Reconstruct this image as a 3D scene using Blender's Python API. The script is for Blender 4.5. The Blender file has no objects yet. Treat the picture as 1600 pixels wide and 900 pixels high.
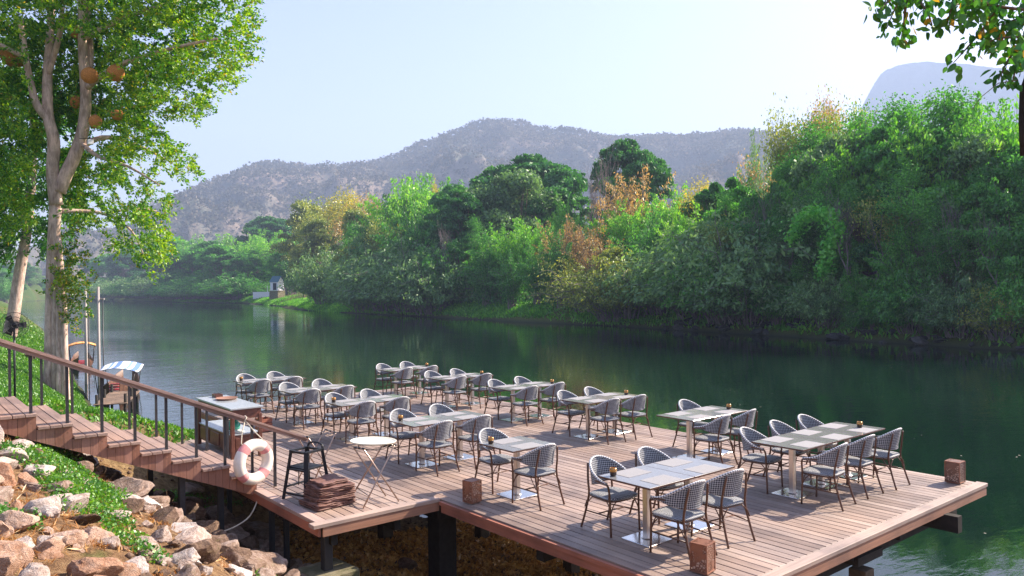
import bpy, math, random
import numpy as np
from mathutils import Vector, Matrix, noise as mn
R = math.radians
PI = math.pi
rng = np.random.default_rng(7)
random.seed(7)
scene = bpy.context.scene
COL = scene.collection
WATER = -2.3

# ------------------------------------------------------------------ camera
F_PX, YAW, PITCH, ROLL, CAM_H = 1199.05, 2.45529504, 0.00012, -0.0119, 3.0
fw = np.array([math.cos(YAW)*math.cos(PITCH), math.sin(YAW)*math.cos(PITCH), math.sin(PITCH)])
r0 = np.array([math.sin(YAW), -math.cos(YAW), 0.0])
u0 = np.cross(r0, fw)
cr, sr = math.cos(ROLL), math.sin(ROLL)
RV, UV_ = r0*cr + u0*sr, -r0*sr + u0*cr
CAMP = np.array([0.0, 0.0, CAM_H])

def at_depth(px, py, D):
    d = fw*F_PX + RV*(px-800) - UV_*(py-450)
    return d/(d @ fw)*D + CAMP

def on_z(px, py, z):
    d = fw*F_PX + RV*(px-800) - UV_*(py-450)
    t = (z-CAM_H)/d[2]
    return d*t + CAMP

cam_data = bpy.data.cameras.new('camera')
cam = bpy.data.objects.new('camera', cam_data)
COL.objects.link(cam)
M = Matrix(((RV[0], UV_[0], -fw[0], 0), (RV[1], UV_[1], -fw[1], 0), (RV[2], UV_[2], -fw[2], CAM_H), (0, 0, 0, 1)))
cam.matrix_world = M
cam_data.sensor_width = 36.0
cam_data.lens = F_PX/1600*36
cam_data.clip_start = 0.1
cam_data.clip_end = 20000
scene.camera = cam

# ------------------------------------------------------------------ mesh helpers
class MB:
    def __init__(s):
        s.v = []; s.f = []; s.m = []; s.uv = {}
    def add(s, vs, fs, mi=0, uvs=None):
        o = len(s.v)
        s.v += [tuple(map(float, v)) for v in vs]
        for i, f in enumerate(fs):
            if uvs is not None:
                s.uv[len(s.f)] = [uvs[j] for j in f]
            s.f.append(tuple(j+o for j in f)); s.m.append(mi)
    def box(s, c, size, rot=None, mi=0, taper=1.0):
        hx, hy, hz = size[0]/2, size[1]/2, size[2]/2
        vs = []
        for z in (-1, 1):
            k = taper if z > 0 else 1.0
            for x, y in ((-1, -1), (1, -1), (1, 1), (-1, 1)):
                vs.append(Vector((x*hx*k, y*hy*k, z*hz)))
        if rot is not None:
            vs = [rot @ v for v in vs]
        vs = [v + Vector(c) for v in vs]
        s.add(vs, [(3, 2, 1, 0), (4, 5, 6, 7), (0, 1, 5, 4), (1, 2, 6, 5), (2, 3, 7, 6), (3, 0, 4, 7)], mi)
    def rbox(s, c, size, b=0.004, rotz=0.0, mi=0):
        # box with chamfered top and bottom edges
        hx, hy, hz = size[0]/2, size[1]/2, size[2]/2
        rings = [(-hz, b), (-hz+b, 0), (hz-b, 0), (hz, b)]
        vs = []; ca, sa = math.cos(rotz), math.sin(rotz)
        for z, i in rings:
            X, Y = hx-i, hy-i
            q = [(-X, -Y+b), (-X+b, -Y), (X-b, -Y), (X, -Y+b), (X, Y-b), (X-b, Y), (-X+b, Y), (-X, Y-b)]
            for x, y in q:
                vs.append((c[0]+x*ca-y*sa, c[1]+x*sa+y*ca, c[2]+z))
        fs = [tuple(range(7, -1, -1)), tuple(range(24, 32))]
        for k in range(3):
            for j in range(8):
                a = k*8+j; b2 = k*8+(j+1) % 8
                fs.append((a, b2, b2+8, a+8))
        s.add(vs, fs, mi)
    def tube(s, pts, rad, n=8, mi=0, cap=True, flat=1.0):
        pts = [Vector(tuple(map(float, p))) for p in pts]
        if not hasattr(rad, '__len__'): rad = [rad]*len(pts)
        vs = []; prev = None
        for i, p in enumerate(pts):
            if i == 0: t = pts[1]-pts[0]
            elif i == len(pts)-1: t = pts[-1]-pts[-2]
            else: t = pts[i+1]-pts[i-1]
            if t.length < 1e-9: t = Vector((0, 0, 1))
            t.normalize()
            if prev is None:
                a = Vector((0, 0, 1)) if abs(t.z) < .9 else Vector((1, 0, 0))
                nrm = t.cross(a).normalized()
            else:
                nrm = (prev - t*prev.dot(t))
                if nrm.length < 1e-6: nrm = t.orthogonal()
                nrm.normalize()
            prev = nrm
            bn = t.cross(nrm)
            for k in range(n):
                an = 2*PI*k/n
                vs.append(p + (nrm*math.cos(an) + bn*math.sin(an)*flat)*rad[i])
        fs = []
        for i in range(len(pts)-1):
            for k in range(n):
                a = i*n+k; b = i*n+(k+1) % n
                fs.append((a, b, b+n, a+n))
        if cap:
            fs.append(tuple(range(n-1, -1, -1))); fs.append(tuple(range((len(pts)-1)*n, len(pts)*n)))
        s.add(vs, fs, mi)
    def lathe(s, prof, n=24, c=(0, 0, 0), mi=0, sx=1.0, sy=1.0):
        vs = []
        for r, z in prof:
            for k in range(n):
                a = 2*PI*k/n
                vs.append((c[0]+r*sx*math.cos(a), c[1]+r*sy*math.sin(a), c[2]+z))
        fs = []
        for i in range(len(prof)-1):
            for k in range(n):
                a = i*n+k; b = i*n+(k+1) % n
                fs.append((a, b, b+n, a+n))
        fs.append(tuple(range(n-1, -1, -1))); fs.append(tuple(range((len(prof)-1)*n, len(prof)*n)))
        s.add(vs, fs, mi)
    def torus(s, R0, r, n=40, m=14, c=(0, 0, 0), mi=0, mifn=None):
        vs = [((R0+r*math.cos(b))*math.cos(a)+c[0], (R0+r*math.cos(b))*math.sin(a)+c[1], r*math.sin(b)+c[2])
              for a in (2*PI*i/n for i in range(n)) for b in (2*PI*j/m for j in range(m))]
        o = len(s.v); s.v += vs
        for i in range(n):
            for j in range(m):
                s.f.append((o+i*m+j, o+((i+1) % n)*m+j, o+((i+1) % n)*m+(j+1) % m, o+i*m+(j+1) % m))
                s.m.append(mifn(i/n) if mifn else mi)
    def build(s, name, mats, parent=None, smooth=False, loc=None, auto=None):
        me = bpy.data.meshes.new(name)
        me.from_pydata(s.v, [], s.f)
        if not isinstance(mats, (list, tuple)): mats = [mats]
        for m in mats: me.materials.append(m)
        if len(mats) > 1:
            me.polygons.foreach_set('material_index', s.m)
        if s.uv:
            ul = me.uv_layers.new(name='UVMap')
            for pi, p in enumerate(me.polygons):
                if pi in s.uv:
                    for k, li in enumerate(p.loop_indices):
                        ul.data[li].uv = s.uv[pi][k]
        if smooth:
            me.polygons.foreach_set('use_smooth', [True]*len(me.polygons))
            if auto:
                me.set_sharp_from_angle(angle=R(auto))
        me.update()
        o = bpy.data.objects.new(name, me); COL.objects.link(o)
        if parent is not None: o.parent = parent
        if loc is not None: o.location = loc
        return o

def np_mesh(name, V, Q, mats, parent=None, smooth=False, midx=None, attr=None):
    """V (n,3) float, Q (m,k) int with k = 3 or 4"""
    V = np.asarray(V, np.float32); Q = np.asarray(Q, np.int32)
    me = bpy.data.meshes.new(name)
    me.vertices.add(len(V)); me.vertices.foreach_set('co', V.ravel())
    k = Q.shape[1]
    me.loops.add(Q.size); me.loops.foreach_set('vertex_index', Q.ravel())
    me.polygons.add(len(Q))
    me.polygons.foreach_set('loop_start', np.arange(0, Q.size, k, dtype=np.int32))
    me.polygons.foreach_set('loop_total', np.full(len(Q), k, np.int32))
    if not isinstance(mats, (list, tuple)): mats = [mats]
    for m in mats: me.materials.append(m)
    if midx is not None: me.polygons.foreach_set('material_index', np.asarray(midx, np.int32))
    if smooth: me.polygons.foreach_set('use_smooth', np.ones(len(Q), bool))
    me.update(calc_edges=True)
    if attr is not None:
        a = me.attributes.new('tone', 'FLOAT', 'POINT'); a.data.foreach_set('value', np.asarray(attr, np.float32))
    o = bpy.data.objects.new(name, me); COL.objects.link(o)
    if parent is not None: o.parent = parent
    return o

def tag(o, label=None, cat=None, group=None, kind=None):
    if label: o['label'] = label
    if cat: o['category'] = cat
    if group: o['group'] = group
    if kind: o['kind'] = kind
    return o
def thing(name, label, cat, loc=(0, 0, 0), rz=0.0, group=None):
    o = bpy.data.objects.new(name, None); COL.objects.link(o)
    o.location = tuple(map(float, loc)); o.rotation_euler = (0, 0, rz); o.empty_display_size = .2
    return tag(o, label, cat, group)
def dup(root, loc, rz=0.0, label=None, scale=None, group=None, rot=None):
    r = root.copy(); COL.objects.link(r)
    r.location = tuple(map(float, loc)); r.rotation_euler = rot if rot else (0, 0, rz)
    if scale is not None: r.scale = scale if hasattr(scale, '__len__') else (scale,)*3
    if label: r['label'] = label
    if group: r['group'] = group
    for ch in list(root.children):
        c = ch.copy(); COL.objects.link(c); c.parent = r
        for g in list(ch.children):
            d = g.copy(); COL.objects.link(d); d.parent = c
    return r

# ------------------------------------------------------------------ materials
def newmat(name):
    m = bpy.data.materials.new(name); m.use_nodes = True
    nt = m.node_tree; nt.nodes.clear()
    return m, nt
def N(nt, t, **kw):
    n = nt.nodes.new(t)
    for k, v in kw.items(): setattr(n, k, v)
    return n
def setin(n, **kw):
    for k, v in kw.items():
        n.inputs[k.replace('_', ' ')].default_value = v
def ramp(nt, stops, interp='LINEAR'):
    n = N(nt, 'ShaderNodeValToRGB'); cr_ = n.color_ramp; cr_.interpolation = interp
    while len(cr_.elements) > 1: cr_.elements.remove(cr_.elements[-1])
    cr_.elements[0].position = stops[0][0]; cr_.elements[0].color = (*stops[0][1], 1)
    for p, c in stops[1:]:
        e = cr_.elements.new(p); e.color = (*c, 1)
    return n
def noise_tex(nt, scale, detail=4, rough=.55, vec=None, dist=0.0):
    n = N(nt, 'ShaderNodeTexNoise'); n.inputs['Scale'].default_value = scale
    n.inputs['Detail'].default_value = detail; n.inputs['Roughness'].default_value = rough; n.inputs['Distortion'].default_value = dist
    if vec is not None: nt.links.new(vec, n.inputs['Vector'])
    return n
def coords(nt, which='Object', scale=None):
    tc = N(nt, 'ShaderNodeTexCoord'); out = tc.outputs[which]
    if scale:
        mp = N(nt, 'ShaderNodeMapping'); mp.inputs['Scale'].default_value = scale
        nt.links.new(out, mp.inputs['Vector']); out = mp.outputs[0]
    return out
def mixc(nt, a, b, fac, mode='MIX'):
    n = N(nt, 'ShaderNodeMix', data_type='RGBA', blend_type=mode)
    for sock, val in ((n.inputs[6], a), (n.inputs[7], b), (n.inputs[0], fac)):
        if hasattr(val, 'links'): nt.links.new(val, sock)
        elif isinstance(val, tuple): sock.default_value = (*val, 1) if len(val) == 3 else val
        else: sock.default_value = val
    return n.outputs[2]
def principled(nt, col=None, rough=.6, metal=0.0, spec=.5, bump=None, bump_s=.3, bump_d=.01):
    p = N(nt, 'ShaderNodeBsdfPrincipled'); o = N(nt, 'ShaderNodeOutputMaterial')
    nt.links.new(p.outputs[0], o.inputs[0])
    if hasattr(col, 'links'): nt.links.new(col, p.inputs['Base Color'])
    elif col: p.inputs['Base Color'].default_value = (*col, 1)
    if hasattr(rough, 'links'): nt.links.new(rough, p.inputs['Roughness'])
    else: p.inputs['Roughness'].default_value = rough
    p.inputs['Metallic'].default_value = metal
    p.inputs['Specular IOR Level'].default_value = spec
    if bump is not None:
        b = N(nt, 'ShaderNodeBump'); b.inputs['Strength'].default_value = bump_s; b.inputs['Distance'].default_value = bump_d
        nt.links.new(bump, b.inputs['Height']); nt.links.new(b.outputs[0], p.inputs['Normal'])
    return p
def simple(name, col, rough=.6, metal=0.0, spec=.5, var=.15, scale=20, bump=.2, bd=.002):
    m, nt = newmat(name)
    v = coords(nt)
    n = noise_tex(nt, scale, 5, .6, v)
    c0 = tuple(c*(1-var) for c in col); c1 = tuple(min(1, c*(1+var)) for c in col)
    r_ = ramp(nt, [(.3, c0), (.7, c1)]); nt.links.new(n.outputs[0], r_.inputs[0])
    principled(nt, r_.outputs[0], rough, metal, spec, n.outputs[0], bump, bd)
    return m

def wood_planks(name, ca, cb, cc, axis='X', rough=.6, spec=.4):
    """weathered boards: each board (mesh island) gets its own tone, fine grain runs along the board"""
    m, nt = newmat(name)
    sc = {'X': (1.2, 38, 38), 'Y': (38, 1.2, 38), 'Z': (38, 38, 1.6)}[axis]
    v = coords(nt, 'Object', sc)
    geo = N(nt, 'ShaderNodeNewGeometry')
    add = N(nt, 'ShaderNodeVectorMath', operation='ADD')
    sc2 = N(nt, 'ShaderNodeVectorMath', operation='SCALE'); sc2.inputs['Scale'].default_value = 1.0
    comb = N(nt, 'ShaderNodeCombineXYZ')
    mul = N(nt, 'ShaderNodeMath', operation='MULTIPLY'); mul.inputs[1].default_value = 57.0
    nt.links.new(geo.outputs['Random Per Island'], mul.inputs[0])
    for i in range(3): nt.links.new(mul.outputs[0], comb.inputs[i])
    nt.links.new(v, add.inputs[0]); nt.links.new(comb.outputs[0], add.inputs[1])
    g = noise_tex(nt, 1.0, 6, .65, add.outputs[0], .4)
    big = noise_tex(nt, .9, 4, .6, coords(nt))
    r1 = ramp(nt, [(0, ca), (.5, cb), (1, cc)]); nt.links.new(geo.outputs['Random Per Island'], r1.inputs[0])
    r2 = ramp(nt, [(.25, (.55, .55, .55)), (.6, (1, 1, 1)), (.8, (1.15, 1.12, 1.1))]); nt.links.new(g.outputs[0], r2.inputs[0])
    c = mixc(nt, r1.outputs[0], r2.outputs[0], .8, 'MULTIPLY')
    r3 = ramp(nt, [(.36, (.55, .56, .60)), (.48, (.90, .90, .90)), (.56, (1.0, .98, .95)), (.68, (1.18, 1.12, 1.04))]); nt.links.new(big.outputs[0], r3.inputs[0])
    c = mixc(nt, c, r3.outputs[0], .8, 'MULTIPLY')
    rr = N(nt, 'ShaderNodeMapRange'); rr.inputs[3].default_value = rough-.12; rr.inputs[4].default_value = rough+.2
    nt.links.new(g.outputs[0], rr.inputs[0])
    principled(nt, c, rr.outputs[0], 0, spec, g.outputs[0], .5, .004)
    return m

def leafmat(name, dark, mid, light, trans=.35, tint=(1.3, 1.25, .55), clump=.5, gloss=.06, attr=False):
    m, nt = newmat(name)
    geo = N(nt, 'ShaderNodeNewGeometry'); oi = N(nt, 'ShaderNodeObjectInfo')
    nz = noise_tex(nt, clump, 3, .6, coords(nt))
    a = N(nt, 'ShaderNodeMath', operation='MULTIPLY'); a.inputs[1].default_value = .75
    nt.links.new(geo.outputs['Random Per Island'], a.inputs[0])
    b = N(nt, 'ShaderNodeMath', operation='MULTIPLY_ADD'); b.inputs[1].default_value = 1.5; b.inputs[2].default_value = -.78
    nt.links.new(nz.outputs[0], b.inputs[0])
    c = N(nt, 'ShaderNodeMath', operation='ADD', use_clamp=True); nt.links.new(a.outputs[0], c.inputs[0]); nt.links.new(b.outputs[0], c.inputs[1])
    d = N(nt, 'ShaderNodeMath', operation='MULTIPLY_ADD', use_clamp=True); d.inputs[1].default_value = .42; nt.links.new(oi.outputs['Random'], d.inputs[0]); nt.links.new(c.outputs[0], d.inputs[2])
    r_ = ramp(nt, [(0, dark), (.5, mid), (.95, light)]); nt.links.new(d.outputs[0], r_.inputs[0])
    df = N(nt, 'ShaderNodeBsdfDiffuse'); nt.links.new(r_.outputs[0], df.inputs[0])
    tr = N(nt, 'ShaderNodeBsdfTranslucent')
    tc = mixc(nt, r_.outputs[0], tint, 1.0, 'MULTIPLY'); nt.links.new(tc, tr.inputs[0])
    mx = N(nt, 'ShaderNodeMixShader'); mx.inputs[0].default_value = trans
    nt.links.new(df.outputs[0], mx.inputs[1]); nt.links.new(tr.outputs[0], mx.inputs[2])
    gl = N(nt, 'ShaderNodeBsdfGlossy'); gl.inputs['Roughness'].default_value = .45; gl.inputs[0].default_value = (.8, .9, .8, 1)
    mx2 = N(nt, 'ShaderNodeMixShader'); mx2.inputs[0].default_value = gloss
    nt.links.new(mx.outputs[0], mx2.inputs[1]); nt.links.new(gl.outputs[0], mx2.inputs[2])
    o = N(nt, 'ShaderNodeOutputMaterial'); nt.links.new(mx2.outputs[0], o.inputs[0])
    return m

def bark(name, a, b, scale=6, bump=.6):
    m, nt = newmat(name)
    v = coords(nt, 'Object', (1, 1, .25))
    n = noise_tex(nt, scale, 8, .7, v, .5); n2 = noise_tex(nt, scale*.25, 3, .5, coords(nt))
    r_ = ramp(nt, [(.3, a), (.65, b)]); nt.links.new(n.outputs[0], r_.inputs[0])
    r2 = ramp(nt, [(.35, (.7, .7, .7)), (.7, (1.15, 1.1, 1.05))]); nt.links.new(n2.outputs[0], r2.inputs[0])
    c = mixc(nt, r_.outputs[0], r2.outputs[0], .9, 'MULTIPLY')
    principled(nt, c, .9, 0, .2, n.outputs[0], bump, .03)
    return m

def weave_mat(name, white, dark):
    m, nt = newmat(name)
    uv = coords(nt, 'UV')
    mp = N(nt, 'ShaderNodeMapping'); mp.inputs['Rotation'].default_value = (0, 0, R(45)); mp.inputs['Scale'].default_value = (1, 1, 1)
    nt.links.new(uv, mp.inputs[0])
    ck = N(nt, 'ShaderNodeTexChecker'); ck.inputs['Scale'].default_value = 1/.0175
    ck.inputs[1].default_value = (*white, 1); ck.inputs[2].default_value = (*dark, 1)
    nt.links.new(mp.outputs[0], ck.inputs[0])
    wv = N(nt, 'ShaderNodeTexWave'); wv.inputs['Scale'].default_value = 30; nt.links.new(uv, wv.inputs[0])
    principled(nt, ck.outputs[0], .6, 0, .3, ck.outputs[1], .5, .003)
    return m

MAT = {}
MAT['deck'] = wood_planks('deck_wood', (.25, .18, .15), (.33, .245, .205), (.41, .32, .275), 'X', .5, .5)
MAT['edge'] = wood_planks('edge_wood', (.40, .29, .25), (.45, .33, .29), (.5, .37, .33), 'X', .55)
MAT['edge_y'] = wood_planks('edge_wood_cross', (.36, .275, .235), (.39, .30, .26), (.43, .33, .29), 'Y', .55)
MAT['fascia'] = wood_planks('fascia_wood', (.32, .11, .07), (.37, .14, .09), (.42, .17, .12), 'X', .6)
MAT['fascia_y'] = wood_planks('fascia_wood_cross', (.30, .15, .10), (.34, .18, .12), (.38, .21, .15), 'Y', .6)
MAT['tread'] = wood_planks('tread_wood', (.30, .20, .165), (.36, .25, .21), (.41, .30, .26), 'X', .55)
MAT['clad'] = wood_planks('cladding_wood', (.25, .115, .075), (.31, .15, .105), (.37, .195, .145), 'Z', .65)
MAT['rail'] = wood_planks('rail_wood', (.34, .22, .185), (.37, .245, .21), (.40, .27, .235), 'Y', .45)
MAT['steel_dark'] = simple('dark_painted_steel', (.035, .035, .04), .45, .2, .5, .2, 30)
MAT['beam'] = simple('tarred_beam', (.03, .027, .025), .85, 0, .2, .3, 12)
MAT['pile'] = simple('weathered_pile', (.09, .07, .05), .9, 0, .2, .35, 8, .5, .01)
MAT['frame'] = simple('brown_chair_frame', (.10, .042, .022), .35, 0, .5, .3, 60)
MAT['weave'] = weave_mat('chair_weave', (.36, .375, .40), (.03, .038, .052))
MAT['rim'] = weave_mat('chair_rim_weave', (.80, .80, .79), (.10, .12, .16))
MAT['tabletop'] = simple('smoky_glossy_tabletop', (.19, .195, .20), .10, 0, .9, .1, 5, 0)
MAT['table_edge'] = simple('table_edge_band', (.10, .05, .035), .4)
MAT['brushed'] = simple('brushed_steel', (.62, .58, .54), .28, 1.0, .5, .06, 40, .05)
MAT['plate'] = simple('polished_base_plate', (.72, .69, .66), .16, 1.0, .5, .08, 3, .05)
MAT['mat'] = simple('placemat_weave', (.27, .27, .28), .75, 0, .3, .06, 90, .3)
MAT['amber'] = simple('amber_glass', (.45, .22, .05), .18, .3, .8, .5, 60, .6, .004)
MAT['dark_glass'] = simple('dark_holder_base', (.03, .018, .014), .3, 0, .6)
MAT['black_wood'] = simple('black_stained_wood', (.012, .013, .017), .5, 0, .3, .3, 25)
MAT['tray'] = simple('cream_tray', (.72, .70, .58), .3, 0, .5, .04, 8, .05)
MAT['tube_metal'] = simple('brownish_steel_tube', (.42, .32, .27), .3, .9, .5, .1)
MAT['white_rope'] = simple('pale_rope', (.6, .55, .45), .9)
MAT['buoy'] = simple('faded_white_buoy', (.74, .68, .60), .55, 0, .4, .12, 7, .3, .004)
MAT['buoy_red'] = simple('faded_red_band', (.64, .27, .27), .6, 0, .3, .25, 9)
MAT['cloth'] = None
MAT['dark_oak'] = simple('dark_oak', (.12, .045, .03), .4, 0, .5, .35, 14)
MAT['console_top'] = simple('pale_console_top', (.36, .40, .42), .12, 0, .7, .05, 3, 0)
MAT['teal'] = simple('teal_glaze', (.02, .28, .20), .2, 0, .6)
MAT['white_ceramic'] = simple('white_china', (.75, .75, .73), .25)
MAT['concrete'] = None
MAT['white_paint'] = simple('white_paint', (.75, .75, .78), .5)
MAT['teal_roof'] = simple('teal_roof_sheet', (.03, .13, .17), .5)
MAT['weaverball'] = simple('woven_ball', (.50, .21, .06), .8, 0, .2, .5, 45, 1.0, .02)
MAT['trunk'] = bark('pale_bark', (.27, .18, .14), (.80, .61, .53), 7, 1.0)
MAT['trunk_dark'] = bark('brown_bark', (.13, .095, .075), (.26, .19, .15), 5)
MAT['trunk_grey'] = bark('grey_branches', (.16, .13, .13), (.30, .26, .25), 6)
def folded_cloth():
    m, nt = newmat('brown_tarp')
    v = coords(nt)
    n = noise_tex(nt, 7, 6, .6, v, .6); n2 = noise_tex(nt, 90, 3, .6, v)
    r_ = ramp(nt, [(.3, (.10, .045, .035)), (.55, (.17, .085, .065)), (.75, (.25, .14, .12))]); nt.links.new(n.outputs[0], r_.inputs[0])
    principled(nt, r_.outputs[0], .6, 0, .35, n.outputs[0], .5, .03)
    return m
MAT['cloth'] = folded_cloth()
def concrete():
    m, nt = newmat('mossy_concrete')
    v = coords(nt)
    n = noise_tex(nt, 3, 8, .7, v); n2 = noise_tex(nt, 25, 5, .7, v)
    r_ = ramp(nt, [(.3, (.06, .07, .03)), (.5, (.18, .16, .10)), (.7, (.30, .27, .2))]); nt.links.new(n.outputs[0], r_.inputs[0])
    principled(nt, r_.outputs[0], .95, 0, .2, n2.outputs[0], .7, .02)
    return m
MAT['concrete'] = concrete()
def striped(name, cols, scale, axis=0):
    m, nt = newmat(name)
    v = coords(nt); sp = N(nt, 'ShaderNodeSeparateXYZ'); nt.links.new(v, sp.inputs[0])
    mu = N(nt, 'ShaderNodeMath', operation='MULTIPLY'); mu.inputs[1].default_value = scale; nt.links.new(sp.outputs[axis], mu.inputs[0])
    fr = N(nt, 'ShaderNodeMath', operation='FRACT'); nt.links.new(mu.outputs[0], fr.inputs[0])
    r_ = ramp(nt, cols, 'CONSTANT'); nt.links.new(fr.outputs[0], r_.inputs[0])
    principled(nt, r_.outputs[0], .7)
    return m
MAT['awning'] = striped('striped_awning', [(0, (.12, .22, .5)), (.28, (.78, .8, .85)), (.45, (.2, .35, .65)), (.6, (.8, .82, .86))], 1.1, 1)
MAT['orange_canopy'] = striped('orange_canopy', [(0, (.75, .38, .12)), (.7, (.62, .28, .08))], 2.5, 1)
MAT['hull_brown'] = simple('brown_hull', (.12, .06, .04), .5, 0, .4, .4, 6)
MAT['red_seat'] = simple('red_cushion', (.45, .04, .05), .6)

def rockmat(name, a, b, c, moss=.0):
    m, nt = newmat(name)
    v = coords(nt); oi = N(nt, 'ShaderNodeObjectInfo')
    add = N(nt, 'ShaderNodeVectorMath', operation='ADD'); nt.links.new(v, add.inputs[0]); 
    nt.links.new(oi.outputs['Location'], add.inputs[1])
    n = noise_tex(nt, 2.6, 8, .68, add.outputs[0], .6); n2 = noise_tex(nt, 14, 8, .75, add.outputs[0])
    r_ = ramp(nt, [(.28, a), (.5, b), (.72, c)])
    ad = N(nt, 'ShaderNodeMath', operation='MULTIPLY_ADD'); ad.inputs[1].default_value = .34; 
    nt.links.new(oi.outputs['Random'], ad.inputs[0])
    sb = N(nt, 'ShaderNodeMath', operation='SUBTRACT'); sb.inputs[1].default_value = .17; nt.links.new(n.outputs[0], sb.inputs[0])
    nt.links.new(sb.outputs[0], ad.inputs[2]); nt.links.new(ad.outputs[0], r_.inputs[0])
    r2 = ramp(nt, [(.3, (.55, .5, .5)), (.55, (1, 1, 1)), (.75, (1.25, 1.2, 1.15))]); nt.links.new(n2.outputs[0], r2.inputs[0])
    col = mixc(nt, r_.outputs[0], r2.outputs[0], .85, 'MULTIPLY')
    n3 = noise_tex(nt, 1.7, 5, .7, add.outputs[0]); r3 = ramp(nt, [(.55, (0, 0, 0)), (.68, (1, 1, 1))]); nt.links.new(n3.outputs[0], r3.inputs[0])
    mm = N(nt, 'ShaderNodeMath', operation='MULTIPLY'); mm.inputs[1].default_value = moss; nt.links.new(r3.outputs[0], mm.inputs[0])
    col = mixc(nt, col, (.16, .15, .05), mm.outputs[0])
    ad2 = N(nt, 'ShaderNodeMath', operation='MULTIPLY_ADD'); ad2.inputs[1].default_value = .35; nt.links.new(n2.outputs[0], ad2.inputs[0]); nt.links.new(n.outputs[0], ad2.inputs[2])
    principled(nt, col, .88, 0, .25, ad2.outputs[0], .8, .05)
    return m
MAT['rock_pale'] = rockmat('pale_pink_rock', (.29, .20, .155), (.50, .41, .36), (.66, .61, .57), .12)
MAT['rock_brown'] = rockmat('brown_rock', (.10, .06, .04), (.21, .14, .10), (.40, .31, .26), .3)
MAT['rock_orange'] = rockmat('orange_stained_rock', (.33, .17, .10), (.47, .30, .21), (.57, .43, .35), .1)
MAT['rock_shore'] = rockmat('dark_shore_rock', (.02, .022, .025), (.05, .05, .055), (.11, .10, .10), .2)

def ground_mat():
    m, nt = newmat('bank_soil')
    geo = N(nt, 'ShaderNodeNewGeometry'); pos = geo.outputs['Position']
    n = noise_tex(nt, .9, 8, .65, pos); n2 = noise_tex(nt, 9, 8, .75, pos); n3 = noise_tex(nt, .35, 4, .6, pos)
    soil = ramp(nt, [(.30, (.08, .045, .025)), (.48, (.23, .135, .07)), (.68, (.42, .28, .15))]); nt.links.new(n2.outputs[0], soil.inputs[0])
    grn = ramp(nt, [(.3, (.03, .06, .012)), (.7, (.09, .14, .03))]); nt.links.new(n2.outputs[0], grn.inputs[0])
    f = ramp(nt, [(.56, (0, 0, 0)), (.66, (.6, .6, .6))]); nt.links.new(n.outputs[0], f.inputs[0])
    sp = N(nt, 'ShaderNodeSeparateXYZ'); nt.links.new(pos, sp.inputs[0])
    # lower strip of the bank, wet and mossy, is free of grass
    mr = N(nt, 'ShaderNodeMapRange'); mr.inputs[1].default_value = -1.0; mr.inputs[2].default_value = .3; nt.links.new(sp.outputs[2], mr.inputs[0])
    mu = N(nt, 'ShaderNodeMath', operation='MULTIPLY'); nt.links.new(f.outputs[0], mu.inputs[0]); nt.links.new(mr.outputs[0], mu.inputs[1])
    # the far banks and hillsides are grown over
    ln = N(nt, 'ShaderNodeVectorMath', operation='LENGTH'); nt.links.new(pos, ln.inputs[0])
    fr = N(nt, 'ShaderNodeMapRange'); fr.inputs[1].default_value = 70; fr.inputs[2].default_value = 160; nt.links.new(ln.outputs['Value'], fr.inputs[0])
    n9 = noise_tex(nt, .06, 6, .7, pos); f9 = ramp(nt, [(.36, (.25, .25, .25)), (.5, (1, 1, 1))]); nt.links.new(n9.outputs[0], f9.inputs[0])
    m9 = N(nt, 'ShaderNodeMath', operation='MULTIPLY'); nt.links.new(fr.outputs[0], m9.inputs[0]); nt.links.new(f9.outputs[0], m9.inputs[1])
    up = N(nt, 'ShaderNodeMapRange'); up.inputs[1].default_value = -13.5; up.inputs[2].default_value = -19; up.inputs[4].default_value = .85; nt.links.new(sp.outputs[0], up.inputs[0])
    m8 = N(nt, 'ShaderNodeMath', operation='MAXIMUM'); nt.links.new(up.outputs[0], m8.inputs[0]); nt.links.new(mu.outputs[0], m8.inputs[1])
    mxx = N(nt, 'ShaderNodeMath', operation='MAXIMUM'); nt.links.new(m8.outputs[0], mxx.inputs[0]); nt.links.new(m9.outputs[0], mxx.inputs[1])
    col = mixc(nt, soil.outputs[0], grn.outputs[0], mxx.outputs[0])
    wet = N(nt, 'ShaderNodeMapRange'); wet.inputs[1].default_value = WATER+.5; wet.inputs[2].default_value = WATER-.05; nt.links.new(sp.outputs[2], wet.inputs[0])
    col = mixc(nt, col, (.035, .038, .03), wet.outputs[0])
    principled(nt, col, .95, 0, .15, n2.outputs[0], 1.0, .08)
    return m
MAT['ground'] = ground_mat()

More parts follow.
